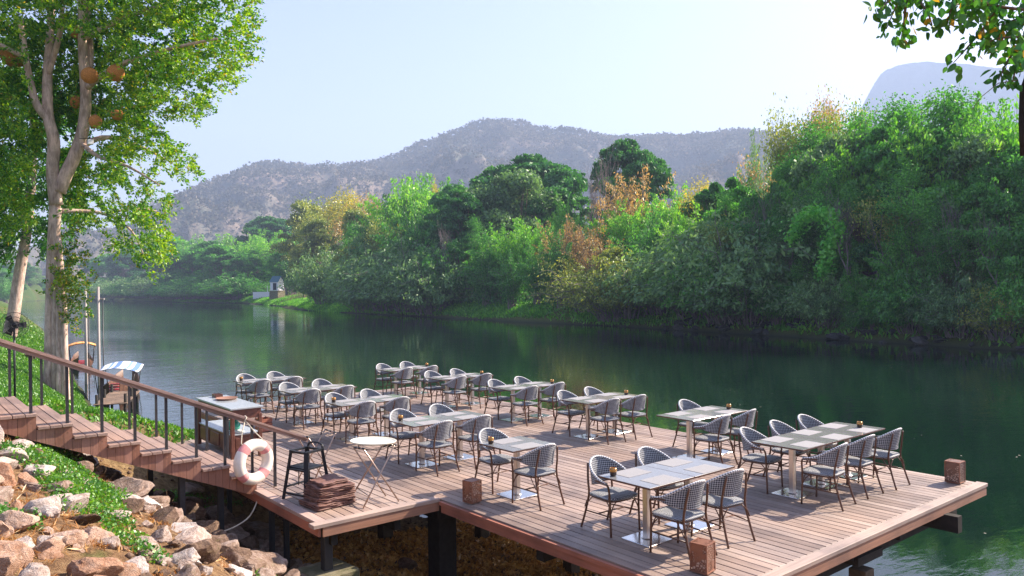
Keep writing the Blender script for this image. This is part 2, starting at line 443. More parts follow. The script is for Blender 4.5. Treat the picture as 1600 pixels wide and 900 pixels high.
def water_mat():
    m, nt = newmat('river_water')
    geo = N(nt, 'ShaderNodeNewGeometry')
    def ns(scale, rot, detail, strx):
        mp = N(nt, 'ShaderNodeMapping'); mp.inputs['Rotation'].default_value = (0, 0, rot); mp.inputs['Scale'].default_value = strx
        nt.links.new(geo.outputs['Position'], mp.inputs[0])
        return noise_tex(nt, scale, detail, .6, mp.outputs[0], .3)
    a = ns(2.6, R(-48), 3, (1, .45, 1)); b = ns(.35, R(-30), 3, (1, .5, 1)); c = ns(.03, 0, 2, (1, 2, 1))
    cr_ = ramp(nt, [(.4, (.18, .18, .18)), (.62, (1, 1, 1))]); nt.links.new(c.outputs[0], cr_.inputs[0])
    m1 = N(nt, 'ShaderNodeMath', operation='MULTIPLY'); nt.links.new(a.outputs[0], m1.inputs[0]); nt.links.new(cr_.outputs[0], m1.inputs[1])
    m2 = N(nt, 'ShaderNodeMath', operation='MULTIPLY_ADD'); m2.inputs[1].default_value = 1.6; nt.links.new(b.outputs[0], m2.inputs[0]); nt.links.new(m1.outputs[0], m2.inputs[2])
    p = principled(nt, (.003, .013, .009), .05, 0, .5, m2.outputs[0], .16, .085)
    p.inputs['IOR'].default_value = 1.45
    return m
MAT['water'] = water_mat()

def mountain_mat(name, stops, scale):
    m, nt = newmat(name)
    geo = N(nt, 'ShaderNodeNewGeometry')
    n = noise_tex(nt, scale, 8, .7, geo.outputs['Position']); n2 = noise_tex(nt, scale*9, 6, .75, geo.outputs['Position'])
    ad = N(nt, 'ShaderNodeMath', operation='MULTIPLY_ADD'); ad.inputs[1].default_value = .5; nt.links.new(n2.outputs[0], ad.inputs[0])
    sb = N(nt, 'ShaderNodeMath', operation='SUBTRACT'); sb.inputs[1].default_value = .25; nt.links.new(n.outputs[0], sb.inputs[0]); nt.links.new(sb.outputs[0], ad.inputs[2])
    r_ = ramp(nt, stops); nt.links.new(ad.outputs[0], r_.inputs[0])
    principled(nt, r_.outputs[0], 1, 0, .05, n2.outputs[0], 1.0, 6)
    return m
MAT['mountain'] = mountain_mat('forest_hillside', [(.34, (.055, .08, .065)), (.45, (.10, .11, .09)), (.55, (.17, .145, .12)), (.70, (.30, .23, .19))], .003)
MAT['cliff'] = mountain_mat('limestone_cliff', [(.3, (.26, .29, .29)), (.6, (.36, .38, .38)), (.8, (.5, .5, .5))], .004)  # rock tones lightened to carry part of the haze fade

G = dict(
 green=leafmat('leaf_green', (0.026, 0.112, 0.024), (0.071, 0.248, 0.053), (0.165, 0.425, 0.071), .46, (1.3, 1.5, .5), gloss=.04),
 dark=leafmat('leaf_dark', (0.020, 0.082, 0.030), (0.044, 0.169, 0.052), (0.101, 0.285, 0.068), .36, (1.2, 1.4, .5), gloss=.04),
 grey=leafmat('leaf_grey_green', (0.064, 0.134, 0.064), (0.142, 0.269, 0.113), (0.269, 0.425, 0.156), .42, (1.2, 1.3, .6), gloss=.04),
 bamboo=leafmat('leaf_bamboo', (0.059, 0.224, 0.029), (0.153, 0.425, 0.059), (0.330, 0.600, 0.083), .5, (1.3, 1.4, .4), gloss=.04),
 yellow=leafmat('leaf_yellow', (.12, .18, .02), (.36, .38, .03), (.6, .5, .05), .5, (1.2, 1.1, .5)),
 orange=leafmat('leaf_dry_orange', (.20, .11, .04), (.46, .28, .10), (.64, .46, .20), .45, (1.2, 1.1, .6)),
 bright=leafmat('leaf_bright', (0.059, 0.307, 0.035), (0.118, 0.519, 0.059), (0.236, 0.600, 0.083), .45),
 near=leafmat('leaf_near_tree', (.014, .085, .008), (.08, .25, .012), (.32, .48, .02), .5, (1.6, 1.5, .25), .7, gloss=.04),
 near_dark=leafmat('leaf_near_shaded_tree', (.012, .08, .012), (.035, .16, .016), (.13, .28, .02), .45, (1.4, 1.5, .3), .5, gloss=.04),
 near_yellow=leafmat('leaf_near_yellow', (.14, .17, .012), (.32, .30, .02), (.55, .42, .03), .5, (1.3, 1.1, .4), 1.2),
 cover=leafmat('leaf_ground_cover', (.02, .10, .010), (.06, .21, .015), (.17, .36, .025), .4, (1.3, 1.3, .4), 1.5),
 dry=leafmat('dry_grass_blades', (.24, .10, .03), (.44, .21, .07), (.58, .38, .15), .3, (1.2, 1.0, .7), 1.5),
 olive=leafmat('leaf_olive', (0.083, 0.130, 0.024), (0.201, 0.283, 0.047), (0.401, 0.425, 0.083), .45),
)

# ------------------------------------------------------------------ terrain
def ip(x, xs, ys): return np.interp(x, xs, ys)
def near_shore(x):
    return ip(x, [-4000, -820, -600, -300, -150, -97, -60, -38, -31, -27, -20, -15, -10, 0, 60, 4000], [128, 126, 62, 32, 20, 14.3, 9.9, 7.2, 6.4, 6.5, 6.9, 8.6, 10.5, 10.5, 10, 10])
def far_shore(x):
    return ip(x, [-4000, -820, -690, -442, -328, -250, -190, -154, -115, -66, -38, -21, 60, 4000], [130, 132, 137, 118, 121, 104, 86, 82, 79, 75.3, 70.7, 67.7, 62, 60])
def hnoise(x, y, s, seed=0.0):
    return np.array([mn.fractal(Vector((float(a)*s+seed, float(b)*s, seed)), .9, 2.1, 5) for a, b in zip(x.ravel(), y.ravel())]).reshape(x.shape)
def terrain_base(x, y):
    x = np.asarray(x, float); y = np.asarray(y, float)
    d = y - near_shore(x)
    pa = ip(y, [-200, -30, -5, 0, 1.2, 2.3, 3.0, 4, 5, 6.5, 8, 10, 11, 13, 20], [8, 3, 1.9, 1.45, 1.1, .5, -.15, -.85, -1.25, -1.6, -1.85, -2.15, -2.4, -3, -5])
    pb = ip(d, [-200, -30, -8, -5.5, -4, -2.6, -1.6, -.6, 0, 2, 10], [14, 3.2, 1.3, .85, .5, -.15, -.9, -1.8, -2.3, -3.2, -5])
    w = np.clip((x+17.5)/4.0, 0, 1); w = w*w*(3-2*w)
    near = pa*w + pb*(1-w)
    e = y - far_shore(x)
    far = ip(e, [-40, -3, 0, 1.2, 3.5, 9, 25, 90, 400, 900], [-5, -3.4, -2.3, -1.5, -.2, .8, 2.2, 5, 14, 20])
    z = np.maximum(near, far)
    # the slopes on the outer bend at the far left
    hill = np.clip((-x-560)/500, 0, 1)*np.clip((far_shore(x)-y+40)/150, 0, 1)*60
    closed = (x < -560) & (y < (near_shore(x)-2))
    z = np.where(closed, z+hill, z)
    z = np.where(x < -820, np.maximum(z, 3 + np.clip((-x-820)/400, 0, 1)*20), z)
    return z

def axis_points(dense0, dense1, step, lo, hi, grow=1.16):
    pts = list(np.arange(dense0, dense1+1e-6, step))
    s = step; p = dense1
    while p < hi: s *= grow; p += s; pts.append(min(p, hi))
    s = step; p = dense0
    while p > lo: s *= grow; p -= s; pts.insert(0, max(p, lo))
    return np.array(pts)
gx = axis_points(-24, 0, .14, -4300, 4300, 1.07)
gy1 = axis_points(-1, 14, .14, -2000, 58, 1.12)
gy2 = np.concatenate([np.arange(60, 150, 1.6), np.geomspace(152, 4300, 45)])
gy = np.concatenate([gy1, gy2])
GX, GY = np.meshgrid(gx, gy)
GZ = terrain_base(GX, GY)
nn = hnoise(GX, GY, .55); nb = hnoise(GX, GY, .05, 5.0)
nearw = np.clip(1-np.abs(GX+10)/60, 0, 1)
GZ = GZ + nn*.13*nearw + nb*np.clip((np.hypot(GX, GY)-40)/200, 0, 1)*1.2
nf = hnoise(GX*1.0, GY*1.0, 2.2, 3.0)
GZ = GZ + nf*.05*np.where((GX > -26) & (GX < 2) & (GY < 14) & (GY > -3), 1, 0)
GZ = np.where((GZ > WATER-.15) & (GY > near_shore(GX)+2) & (GY < far_shore(GX)-1), WATER-.4, GZ)
ny, nx = GX.shape
V = np.stack([GX.ravel(), GY.ravel(), GZ.ravel()], 1)
ii = np.arange((ny-1)*(nx-1)); r_i = ii//(nx-1); c_i = ii % (nx-1); a0 = r_i*nx+c_i
ground = np_mesh('ground', V, np.stack([a0, a0+1, a0+1+nx, a0+nx], 1), MAT['ground'], smooth=True)
tag(ground, 'sloping soil river banks and valley floor', None, None, 'structure')
def ground_z(x, y):
    i = int(np.clip(np.searchsorted(gx, x)-1, 0, nx-2)); j = int(np.clip(np.searchsorted(gy, y)-1, 0, ny-2))
    fx = (x-gx[i])/(gx[i+1]-gx[i]); fy = (y-gy[j])/(gy[j+1]-gy[j])
    return float((GZ[j, i]*(1-fx)+GZ[j, i+1]*fx)*(1-fy) + (GZ[j+1, i]*(1-fx)+GZ[j+1, i+1]*fx)*fy)

wv = np.array([(-4300, -200, WATER), (4300, -200, WATER), (4300, 3000, WATER), (-4300, 3000, WATER)])
water = np_mesh('river_water', wv, [[0, 1, 2, 3]], MAT['water'])
tag(water, 'dark green river water with small ripples', None, None, 'structure')

# ------------------------------------------------------------------ mountains
def mountain(name, label, sky, d_ridge, d_foot, d_back, mat, amp, steep=1.0, ncol=520, nrow=90, seed=1.0, zf=0.0):
    pxs = np.linspace(sky[0][0], sky[-1][0], ncol)
    top = np.interp(pxs, [p[0] for p in sky], [p[1] for p in sky])
    rs = np.concatenate([np.linspace(d_foot, d_ridge, nrow), np.linspace(d_ridge, d_back, 22)[1:]])
    P = []
    for r_ in rs:
        for px, py in zip(pxs, top):
            dirx = fw*F_PX + RV*(px-800) - UV_*(py-450); dirx = dirx/np.hypot(dirx[0], dirx[1])
            # the ridge line wanders back and forth as real ridges do
            wob = 1+.05*mn.noise(Vector((px*.006, seed, 0)))
            dR = d_ridge*wob
            H = CAM_H + dirx[2]*dR
            if r_ <= d_ridge:
                t = (r_-d_foot)/(d_ridge-d_foot)
                rr = d_foot + (dR-d_foot)*t
                s_ = t**steep
                s_ = s_*(1.0) 
            else:
                t2 = (r_-d_ridge)/(d_back-d_ridge)
                rr = dR + (d_back-d_ridge)*t2
                s_ = 1 - t2**1.3*.9; t = 1.0
            x, y = dirx[0]*rr, dirx[1]*rr
            env = math.sin(PI*min(max(t, 0), 1)) if r_ <= d_ridge else 0
            g = mn.ridged_multi_fractal(Vector((x*.0032, y*.0032, seed)), .9, 2.1, 5, 1.0, 2.0)
            small = mn.fractal(Vector((x*.02, y*.02, seed)), .8, 2.2, 4)
            P.append((x, y, zf + (H-zf)*s_ + env*amp*(g-1.1) + small*amp*.10))
    nr = len(rs); V = np.array(P)
    k = np.arange((nr-1)*(ncol-1)); a = (k//(ncol-1))*ncol + k % (ncol-1)
    o = np_mesh(name, V, np.stack([a, a+1, a+1+ncol, a+ncol], 1), mat, smooth=True)
    tag(o, label, None, None, 'structure')
    return V.reshape(nr, ncol, 3), rs
main_sky = [(-260, 400), (-60, 392), (100, 384), (200, 366), (260, 325), (300, 305), (330, 292), (380, 272), (430, 262), (500, 270), (560, 267), (620, 248), (680, 222), (740, 201), (790, 195), (840, 205), (900, 210), (960, 222), (1020, 218), (1060, 221), (1100, 216), (1150, 211), (1190, 209), (1230, 222), (1290, 255), (1400, 320), (1700, 380)]
MV, mrs = mountain('mountain', 'long forested mountain ridge hazed blue above the river bend', main_sky, 1900, 800, 2900, MAT['mountain'], 80, 1.1, seed=1.7)
cl_sky = [(1290, 330), (1325, 240), (1338, 190), (1350, 160), (1362, 138), (1376, 116), (1386, 108), (1400, 103), (1420, 99), (1450, 97), (1500, 99), (1560, 106), (1650, 118), (1800, 160), (2100, 260)]
MV3, _ = mountain('cliff', 'very pale flat topped cliff fading into the haze at the right', cl_sky, 3000, 2750, 3900, MAT['cliff'], 40, .7, 320, 40, seed=9.3)

# small dry trees that cover the ridge: one mass
def hillside_trees():
    n = 26000
    nr, nc, _ = MV.shape
    ri = (rng.random(n)**.6*(91-25)+24).astype(int); ci = rng.integers(90, nc-60, n)
    ri[:2600] = 89
    base = MV[np.clip(ri, 0, nr-1), ci]
    jit = rng.normal(0, 3.0, (n, 3)); jit[:, 2] = 0
    base = base + jit
    h = rng.uniform(6, 16, n); h[:2600] *= 1.1
    Vs = []; Qs = []
    k = 5
    for j in range(k):
        c = base + np.stack([rng.normal(0, .28, n)*h, rng.normal(0, .28, n)*h, h*rng.uniform(.25, 1.0, n)], 1)
        a = rng.normal(0, 1, (n, 3)); a /= np.linalg.norm(a, axis=1)[:, None]
        b = np.cross(a, rng.normal(0, 1, (n, 3))); b /= np.linalg.norm(b, axis=1)[:, None]
        s_ = (h*.22)[:, None]
        q = np.stack([c-a*s_, c-b*s_*.8, c+a*s_, c+b*s_*.8], 1)
        Vs.append(q.reshape(-1, 3))
    V = np.concatenate(Vs); Q = np.arange(len(V)).reshape(-1, 4)
    o = np_mesh('hillside_forest', V, Q, leafmat('hillside_leaf', (.07, .085, .065), (.13, .12, .09), (.22, .18, .14), .2, (1, 1, 1), .008, .0))
    tag(o, 'dry brown and dull green woodland covering the mountain', 'forest', None, 'stuff')
hillside_trees()

# ------------------------------------------------------------------ leaf generators
def leaf_quads(C, size, up_bias=0.0, aspect=.55, droop=None, rg=rng):
    """C (n,3) centres, size (n,) -> vertices of kite shaped leaves with random attitude"""
    n = len(C)
    a = rg.normal(0, 1, (n, 3))
    if droop is not None: a = a*.6 + droop
    a /= np.linalg.norm(a, axis=1)[:, None] + 1e-9
    t = rg.normal(0, 1, (n, 3)); t[:, 2] *= (1-up_bias)
    b = np.cross(a, t); b /= np.linalg.norm(b, axis=1)[:, None] + 1e-9
    s_ = np.asarray(size)[:, None] if hasattr(size, '__len__') else size
    return np.stack([C-a*s_*.5, C-b*s_*aspect*.5-a*s_*.05, C+a*s_*.5, C+b*s_*aspect*.5-a*s_*.05], 1).reshape(-1, 3)

def shell_points(n, c, rad, rg=rng, top=.25, thick=.35):
    p = rg.normal(0, 1, (n, 3)); p /= np.linalg.norm(p, axis=1)[:, None]
    p[:, 2] = np.where(p[:, 2] < -.35, -p[:, 2]*.7, p[:, 2])
    r_ = 1 - thick*rg.random(n)**1.5
    return np.asarray(c) + p*r_[:, None]*np.asarray(rad)

def limb(mb, a, b, ra, rb, n=6, sag=.12, seg=5, seed=None):
    a = np.asarray(a, float); b = np.asarray(b, float); L = np.linalg.norm(b-a)
    pts = []
    w = rng.normal(0, .05*L, 3)
    for i in range(seg+1):
        t = i/seg
        p = a*(1-t) + b*t; p = p + w*math.sin(PI*t) + np.array([0, 0, sag*L*math.sin(PI*t)])
        pts.append(p)
    mb.tube(pts, [ra*(1-t)+rb*t for t in np.linspace(0, 1, seg+1)], n, cap=False)
    return pts

def tree_broad(name, label, h, w, mat, lsize=.32, nclump=34, per=330, base=.28, trunk='trunk_dark', sparse=1.0, seed=1, flat=.62):
    rg = np.random.default_rng(seed)
    root = thing(name, label, 'tree')
    mb = MB()
    top = np.array([rg.normal(0, .03*w), rg.normal(0, .03*w), h*.62])
    mb.tube([(0, 0, -1.0), (0, 0, 0), top*.5+rg.normal(0, .02*w, 3), top], [h*.026, h*.022, h*.016, h*.008], 8)
    P = []
    for i in range(nclump):
        a = rg.uniform(0, 2*PI); rr = math.sqrt(rg.random())*w*.5*.78
        zc = base + (1-base)*(rg.random()**.75)
        prof = math.sqrt(max(0.05, 1-((zc-base-.35*(1-base))/(.66*(1-base)))**2))
        c = np.array([math.cos(a)*rr*prof, math.sin(a)*rr*prof, h*zc*.93])
        cr_ = w*rg.uniform(.075, .17)
        rad = np.array([cr_, cr_, cr_*flat])
        n = int(per*rg.uniform(.6, 1.4)*sparse)
        P.append(shell_points(int(n*1.25*(cr_/(.125*w))**1.2), c, rad, rg, thick=.45))
        j = rg.uniform(.3, .9)
        limb(mb, top*j, c, h*.009*(1.2-j), h*.002, 4, -.03, 4)
    P = np.concatenate(P)
    V = leaf_quads(P, lsize*rg.uniform(.6, 1.3, len(P)), rg=rg)
    mb.build('trunk', MAT[trunk], root, True)
    np_mesh('crown', V, np.arange(len(V)).reshape(-1, 4), mat, root)
    return root

def tree_bamboo(name, label, h, w, mat, ncul=50, per=300, lsize=.33, seed=1, arch=.5):
    rg = np.random.default_rng(seed)
    root = thing(name, label, 'bamboo'); mb = MB(); P = []; D = []
    for i in range(ncul):
        a = rg.uniform(0, 2*PI); lean = rg.random()**.7; hh = h*rg.uniform(.62, 1.0)*(1-.22*lean)
        b0 = np.array([math.cos(a), math.sin(a), 0])*rg.uniform(0, .09)*w
        out = np.array([math.cos(a), math.sin(a), 0])
        pts = []
        for t in np.linspace(0, 1, 9):
            reach = w*.5*lean*(t**2.2)
            z = hh*(t - arch*lean*.38*max(0, t-.55)**2*5)
            pts.append(b0 + out*reach + np.array([0, 0, z]))
        mb.tube(pts, list(np.linspace(.055, .012, 9)), 4, cap=False)
        pts = np.array(pts)
        n = int(per*rg.uniform(.6, 1.3))
        t = rg.uniform(.22, 1.0, n)**.8
        idx = np.clip(t*8, 0, 7.999); i0 = idx.astype(int); f = (idx-i0)[:, None]
        C = pts[i0]*(1-f)+pts[i0+1]*f
        spread = (.25+.75*np.sin(PI*np.clip(t, 0, 1)**.8))[:, None]*w*.058
        off = rg.normal(0, 1, (n, 3))*spread; off[:, 2] = -np.abs(off[:, 2])*.9
        P.append(C+off); D.append(np.repeat((out*.6+np.array([0, 0, -.9]))[None], n, 0))
    P = np.concatenate(P); D = np.concatenate(D)
    V = leaf_quads(P, lsize*rg.uniform(.6, 1.3, len(P)), aspect=.34, droop=D, rg=rg)
    mb.build('culms', MAT['trunk_grey'], root, True)
    np_mesh('foliage', V, np.arange(len(V)).reshape(-1, 4), mat, root)
    return root

def tree_droop(name, label, h, w, mat, nst=260, per=44, lsize=.34, seed=1):
    """wide bank shrub whose thin branches arch over and hang towards the water"""
    rg = np.random.default_rng(seed)
    root = thing(name, label, 'shrub'); mb = MB(); P = []; D = []
    for i in range(nst):
        a = rg.uniform(0, 2*PI); out = np.array([math.cos(a), math.sin(a), 0]); lean = rg.random()**.6
        b0 = out*rg.uniform(0, .15)*w; hh = h*rg.uniform(.35, 1.0)*(1-.35*lean)
        t = np.linspace(0, 1, 8)
        reach = w*.5*lean*t**1.1
        z = hh*(1.75*t - 1.05*lean*t**2.4 - .75*(1-lean)*t**2)
        pts = b0 + out*reach[:, None]; pts[:, 2] = z
        pts = pts + rg.normal(0, .012*w, pts.shape)*t[:, None]
        if i % 5 == 0: mb.tube(pts, list(np.linspace(.05, .01, 8)), 4, cap=False)
        n = int(per*rg.uniform(.5, 1.4)); tt = rg.uniform(.25, 1.0, n)
        idx = np.clip(tt*7, 0, 6.999); i0 = idx.astype(int); f = (idx-i0)[:, None]
        C = pts[i0]*(1-f)+pts[i0+1]*f + rg.normal(0, .045*w*.35, (n, 3))
        P.append(C); D.append(np.repeat((out*.5+np.array([0, 0, -.7]))[None], n, 0))
    P = np.concatenate(P); D = np.concatenate(D)
    V = leaf_quads(P, lsize*rg.uniform(.6, 1.3, len(P)), aspect=.4, droop=D, rg=rg)
    mb.build('stems', MAT['trunk_grey'], root, True)
    np_mesh('foliage', V, np.arange(len(V)).reshape(-1, 4), mat, root)
    return root

def grow(mb, p, d, L, r_, depth, rg, tips, spread=.6, up=.12, minr=.012):
    pts = [p]; q = p.copy(); dd = d.copy(); seg = 4
    for i in range(seg):
        dd = dd + rg.normal(0, .12, 3) + np.array([0, 0, up*.4]); dd /= np.linalg.norm(dd)
        q = q + dd*L/seg; pts.append(q.copy())
    mb.tube(pts, list(np.linspace(r_, r_*.62, seg+1)), 6 if r_ > .06 else 4, cap=False)
    if depth == 0:
        tips.append(q); return
    k = 3 if rg.random() < .6 else 2
    for i in range(k):
        nd = dd + rg.normal(0, spread, 3); nd[2] += up; nd /= np.linalg.norm(nd)
        j = rg.integers(2, seg+1)
        grow(mb, pts[j].copy(), nd, L*rg.uniform(.62, .85), max(minr, r_*rg.uniform(.48, .62)), depth-1, rg, tips, spread, up, minr)

def tree_lacy(name, label, h, mat, per=70, lsize=.28, seed=1, depth=5, spread=.45, trunk='trunk_grey', rad=.045, cl=.045, cat='tree'):
    rg = np.random.default_rng(seed)
    root = thing(name, label, cat); mb = MB(); tips = []
    grow(mb, np.array([0, 0, -.6]), np.array([0, 0, 1.0]), h*.34, h*(.014 if per else .021), depth, rg, tips, spread, .25, .014)
    mb.build('trunk', MAT[trunk], root, True)
    if per:
        T = np.array(tips); idx = rg.integers(0, len(T), per*len(T))
        P = T[idx] + rg.normal(0, cl*h, (len(idx), 3))*np.array([1, 1, .75])
        V = leaf_quads(P, lsize*rg.uniform(.6, 1.3, len(P)), rg=rg)
        np_mesh('crown', V, np.arange(len(V)).reshape(-1, 4), mat, root)
    return root

# ------------------------------------------------------------------ far bank vegetation
NP = {}
def proto(key, fn, *a, **k):
    NP[key] = [fn(*a, **k), False]; return NP[key][0]
proto('broad1', tree_broad, 'broadleaf_tree', 'x', 13, 12, G['green'], 0.44, 40, 330, .18, seed=11)
proto('broad2', tree_broad, 'broadleaf_tree', 'x', 14, 11, G['dark'], 0.44, 44, 330, .2, seed=12)
proto('broad3', tree_broad, 'broadleaf_tree', 'x', 12, 13, G['grey'], 0.34, 46, 420, .15, seed=13, flat=.75)
proto('broad4', tree_broad, 'broadleaf_tree', 'x', 15, 9, G['green'], 0.44, 38, 300, .15, seed=14)
proto('broad5', tree_broad, 'broadleaf_tree', 'x', 12, 11, G['olive'], 0.36, 40, 300, .2, seed=15)
proto('bam1', tree_bamboo, 'bamboo_clump', 'x', 13, 9, G['bamboo'], seed=21)
proto('bam2', tree_bamboo, 'bamboo_clump', 'x', 12, 10, G['green'], seed=22, arch=.8)
proto('bam3', tree_bamboo, 'bamboo_clump', 'x', 12, 9, G['orange'], 40, 110, .3, seed=23)
proto('bam4', tree_bamboo, 'bamboo_clump', 'x', 13, 8, G['grey'], 44, 190, .3, seed=24)
proto('droop1', tree_droop, 'bank_shrub', 'x', 7, 10, G['grey'], seed=31)
proto('droop2', tree_droop, 'bank_shrub', 'x', 7, 9, G['green'], seed=32)
proto('droop3', tree_droop, 'bank_shrub', 'x', 6.5, 9, G['olive'], 240, 40, .22, seed=33)
proto('lacy1', tree_lacy, 'slender_tree', 'x', 15, G['green'], 60, .27, 41)
proto('lacy2', tree_lacy, 'slender_tree', 'x', 15, G['olive'], 44, .24, 42)
proto('lacy3', tree_lacy, 'slender_tree', 'x', 14, G['yellow'], 46, .26, 43)
proto('lacy4', tree_lacy, 'slender_tree', 'x', 15, G['orange'], 30, .24, 44)
proto('bare', tree_lacy, 'bare_tree', 'x', 14, None, 0, seed=45, depth=6, spread=.38)
HH = {}
for k_, e_ in NP.items():      # real height of each kind: where its foliage ends
    zz = []
    for ch in e_[0].children:
        co = np.empty(len(ch.data.vertices)*3, np.float32); ch.data.vertices.foreach_get('co', co); zz.append(co[2::3])
    HH[k_] = float(np.percentile(max(zz, key=len), 99.2))

def shore_point(px, back):
    """world point on the far bank seen in the direction px, 'back' metres behind the waterline"""
    d = fw*F_PX + RV*(px-800); d = d/np.hypot(d[0], d[1])
    t = 30.0
    while t < 1500:
        x, y = d[0]*t, d[1]*t
        if y - far_shore(x) >= back*(1 if x > -190 else 1): return x, y, t*math.hypot(fw[0], fw[1])
        t += .5
    return x, y, t
cnt = 0
def plant(key, px, topy, back, label, group, wid=1.0, name=None, cat=None):
    global cnt
    cnt += 1
    x, y, t = shore_point(px, back)
    z = ground_z(x, y)
    depth = x*fw[0] + y*fw[1]
    ztop = at_depth(px, topy, depth)[2]
    h = max(2.0, ztop - z)
    s_ = h/HH[key]
    sc = (s_*wid, s_*wid, s_)
    rz = random.uniform(0, 2*PI)
    ent = NP[key]
    if not ent[1]:
        ent[1] = True; o = ent[0]; o.location = (x, y, z-.1); o.rotation_euler = (0, 0, rz); o.scale = sc
        o['label'] = label
        if group: o['group'] = group
    else:
        o = dup(ent[0], (x, y, z-.1), rz, label, sc)
        if group: o['group'] = group
        elif 'group' in o: del o['group']
    if name: o.name = name
    if cat: o['category'] = cat
    return o
gF = 'trees along the far bank'
L_left = 'rounded green tree in the far bank wood left of the little hut'
# far left stretch (small with distance)
for px, ty, bk, k in [(150, 405, 8, 'broad2'), (172, 398, 14, 'broad1'), (195, 392, 10, 'broad2'), (215, 385, 20, 'broad1'), (235, 400, 6, 'broad4'), (255, 380, 14, 'broad2'), (272, 372, 24, 'broad1'),
                      (285, 392, 8, 'broad2'), (300, 374, 26, 'bam1'), (312, 388, 12, 'broad1'), (330, 378, 18, 'broad2'), (345, 384, 8, 'broad1'), (352, 372, 32, 'bam1'), (366, 392, 12, 'broad4'), (385, 374, 30, 'bam1')]:
    plant(k, px, ty, bk, L_left, gF, 1.35)
for px, ty, bk, k in [(362, 402, 6, 'broad4'), (385, 396, 12, 'broad1'), (404, 392, 18, 'broad4'), (420, 366, 30, 'bam1'), (440, 370, 24, 'bam1'), (455, 374, 18, 'bam2'), (440, 395, 14, 'broad1')]:
    plant(k, px, ty, bk, 'green tree in the wood directly behind the little hut', gF, 1.1)
plant('broad2', 412, 341, 55, 'dark flat topped tree rising above the wood behind the little hut', None, 1.5)
plant('broad2', 440, 344, 60, 'dark tree crown at the right shoulder of the flat topped one', None, 1.3)
# centre left
for px in range(150, 480, 13):
    if 380 < px < 492: continue
    plant(random.choice(['droop1', 'droop2', 'droop2']), px, 436+random.uniform(-8, 8), 2.5, 'leafy shrub on the waterline below the wood left of the hut', 'shrubs hanging over the far waterline', 1.6)
L_cl = 'grey green tree of the bank wood just right of the little hut'
for px, ty, bk, k, w in [(480, 318, 16, 'broad5', .8), (500, 345, 10, 'broad5', .8), (520, 330, 20, 'lacy2', 1), (560, 330, 18, 'broad5', .8), (590, 350, 10, 'broad3', .8), (475, 380, 8, 'broad5', .8), (510, 395, 4, 'droop1', .8), (545, 385, 4, 'broad5', .7), (575, 390, 3, 'droop1', .8), (600, 335, 18, 'bam4', 1)]:
    plant(k, px, ty, bk, L_cl, gF, w)
plant('lacy3', 535, 300, 24, 'tree with yellow leaves rising above the wood right of the hut', None, 1)
plant('lacy2', 490, 312, 22, 'thin olive tree leaning left above the hut', None, 1)
plant('lacy4', 578, 300, 26, 'small brown leaved treetop beside the yellow tree', None, .9)
plant('lacy3', 556, 318, 26, 'lower yellow treetop close beside the tall yellow tree', None, .8)
L_c = 'tall feathery bamboo of the grove under the mountain slope'
for px, ty, bk, k, w in [(632, 292, 14, 'bam1', .9), (655, 288, 20, 'bam1', .9), (682, 290, 22, 'bam1', .8), (615, 318, 12, 'bam2', 1), (650, 330, 8, 'bam2', 1), (700, 300, 18, 'bam2', .8)]:
    plant(k, px, ty, bk, L_c, 'bamboo clumps on the far bank', w)
plant('lacy3', 683, 286, 26, 'narrow yellow plume at the top of the bamboo grove', None, .35)
L_ds = 'grey green shrub drooping to the water left of the bamboo grove'
for px, ty, bk, k, w in [(610, 400, 1.5, 'droop1', 1.1), (650, 385, 1.5, 'droop1', 1.1), (675, 400, 1, 'droop1', 1), (570, 425, 1, 'droop1', 1), (700, 380, 5, 'droop2', 1)]:
    plant(k, px, ty, bk, L_ds, 'shrubs hanging over the far waterline', w)
L_dk = 'dark rounded tree near the middle of the far bank'
for px, ty, bk, k, w in [(715, 292, 14, 'broad2', .9), (735, 305, 10, 'broad2', .8), (700, 340, 6, 'broad2', .8), (720, 370, 4, 'broad4', .8)]:
    plant(k, px, ty, bk, L_dk, gF, w)
plant('broad2', 830, 248, 40, 'biggest dark domed tree high in the middle', None, 1.25)
plant('broad2', 785, 262, 34, 'dark domed tree left of the biggest one', None, 1.0)
plant('broad2', 872, 268, 38, 'dark domed tree right of the biggest one', None, .95)
plant('broad3', 808, 272, 22, 'dusty grey green tree in front of the dark domed trees', None, 1.0)
plant('broad3', 770, 300, 18, 'lower dusty green tree at the left of the dark domes', None, .8)
plant('broad4', 850, 300, 26, 'green tree under the right edge of the dark domes', None, .8)
L_bb = 'bright green bamboo in front of the domed trees'
for px, ty, bk, k, w in [(745, 372, 8, 'bam1', .9), (780, 360, 7, 'bam2', .9), (812, 350, 8, 'bam1', 1.0), (835, 352, 9, 'bam1', .8), (760, 400, 4, 'bam2', .9), (800, 400, 3, 'bam2', .9), (840, 385, 4, 'bam2', .8)]:
    plant(k, px, ty, bk, L_bb, 'bamboo clumps on the far bank', w)
plant('bam2', 876, 362, 3.5, 'narrow green bamboo column beside the dry orange clearing', None, .55)
plant('bam1', 880, 322, 22, 'bright bamboo plume under the bare tree', None, .5)
for px, ty, bk, w in [(880, 345, 8, .9), (925, 352, 7, .9), (935, 372, 5, .8), (862, 372, 8, .7), (898, 352, 9, .8), (915, 365, 6, .8), (892, 385, 5, .7), (905, 400, 4, .7)]:
    plant('bam3', px, ty, bk, 'dry orange bamboo in the gap at the middle of the bank', 'dry orange bamboo', w)
plant('bam3', 1000, 268, 20, 'tall dry orange bamboo beside the tall dark tree', None, .75)
plant('bam3', 972, 290, 18, 'shorter dry orange bamboo before the tall dark tree', None, .7)
plant('bare', 922, 232, 20, 'leafless grey tree standing against the mountain', None, .8)
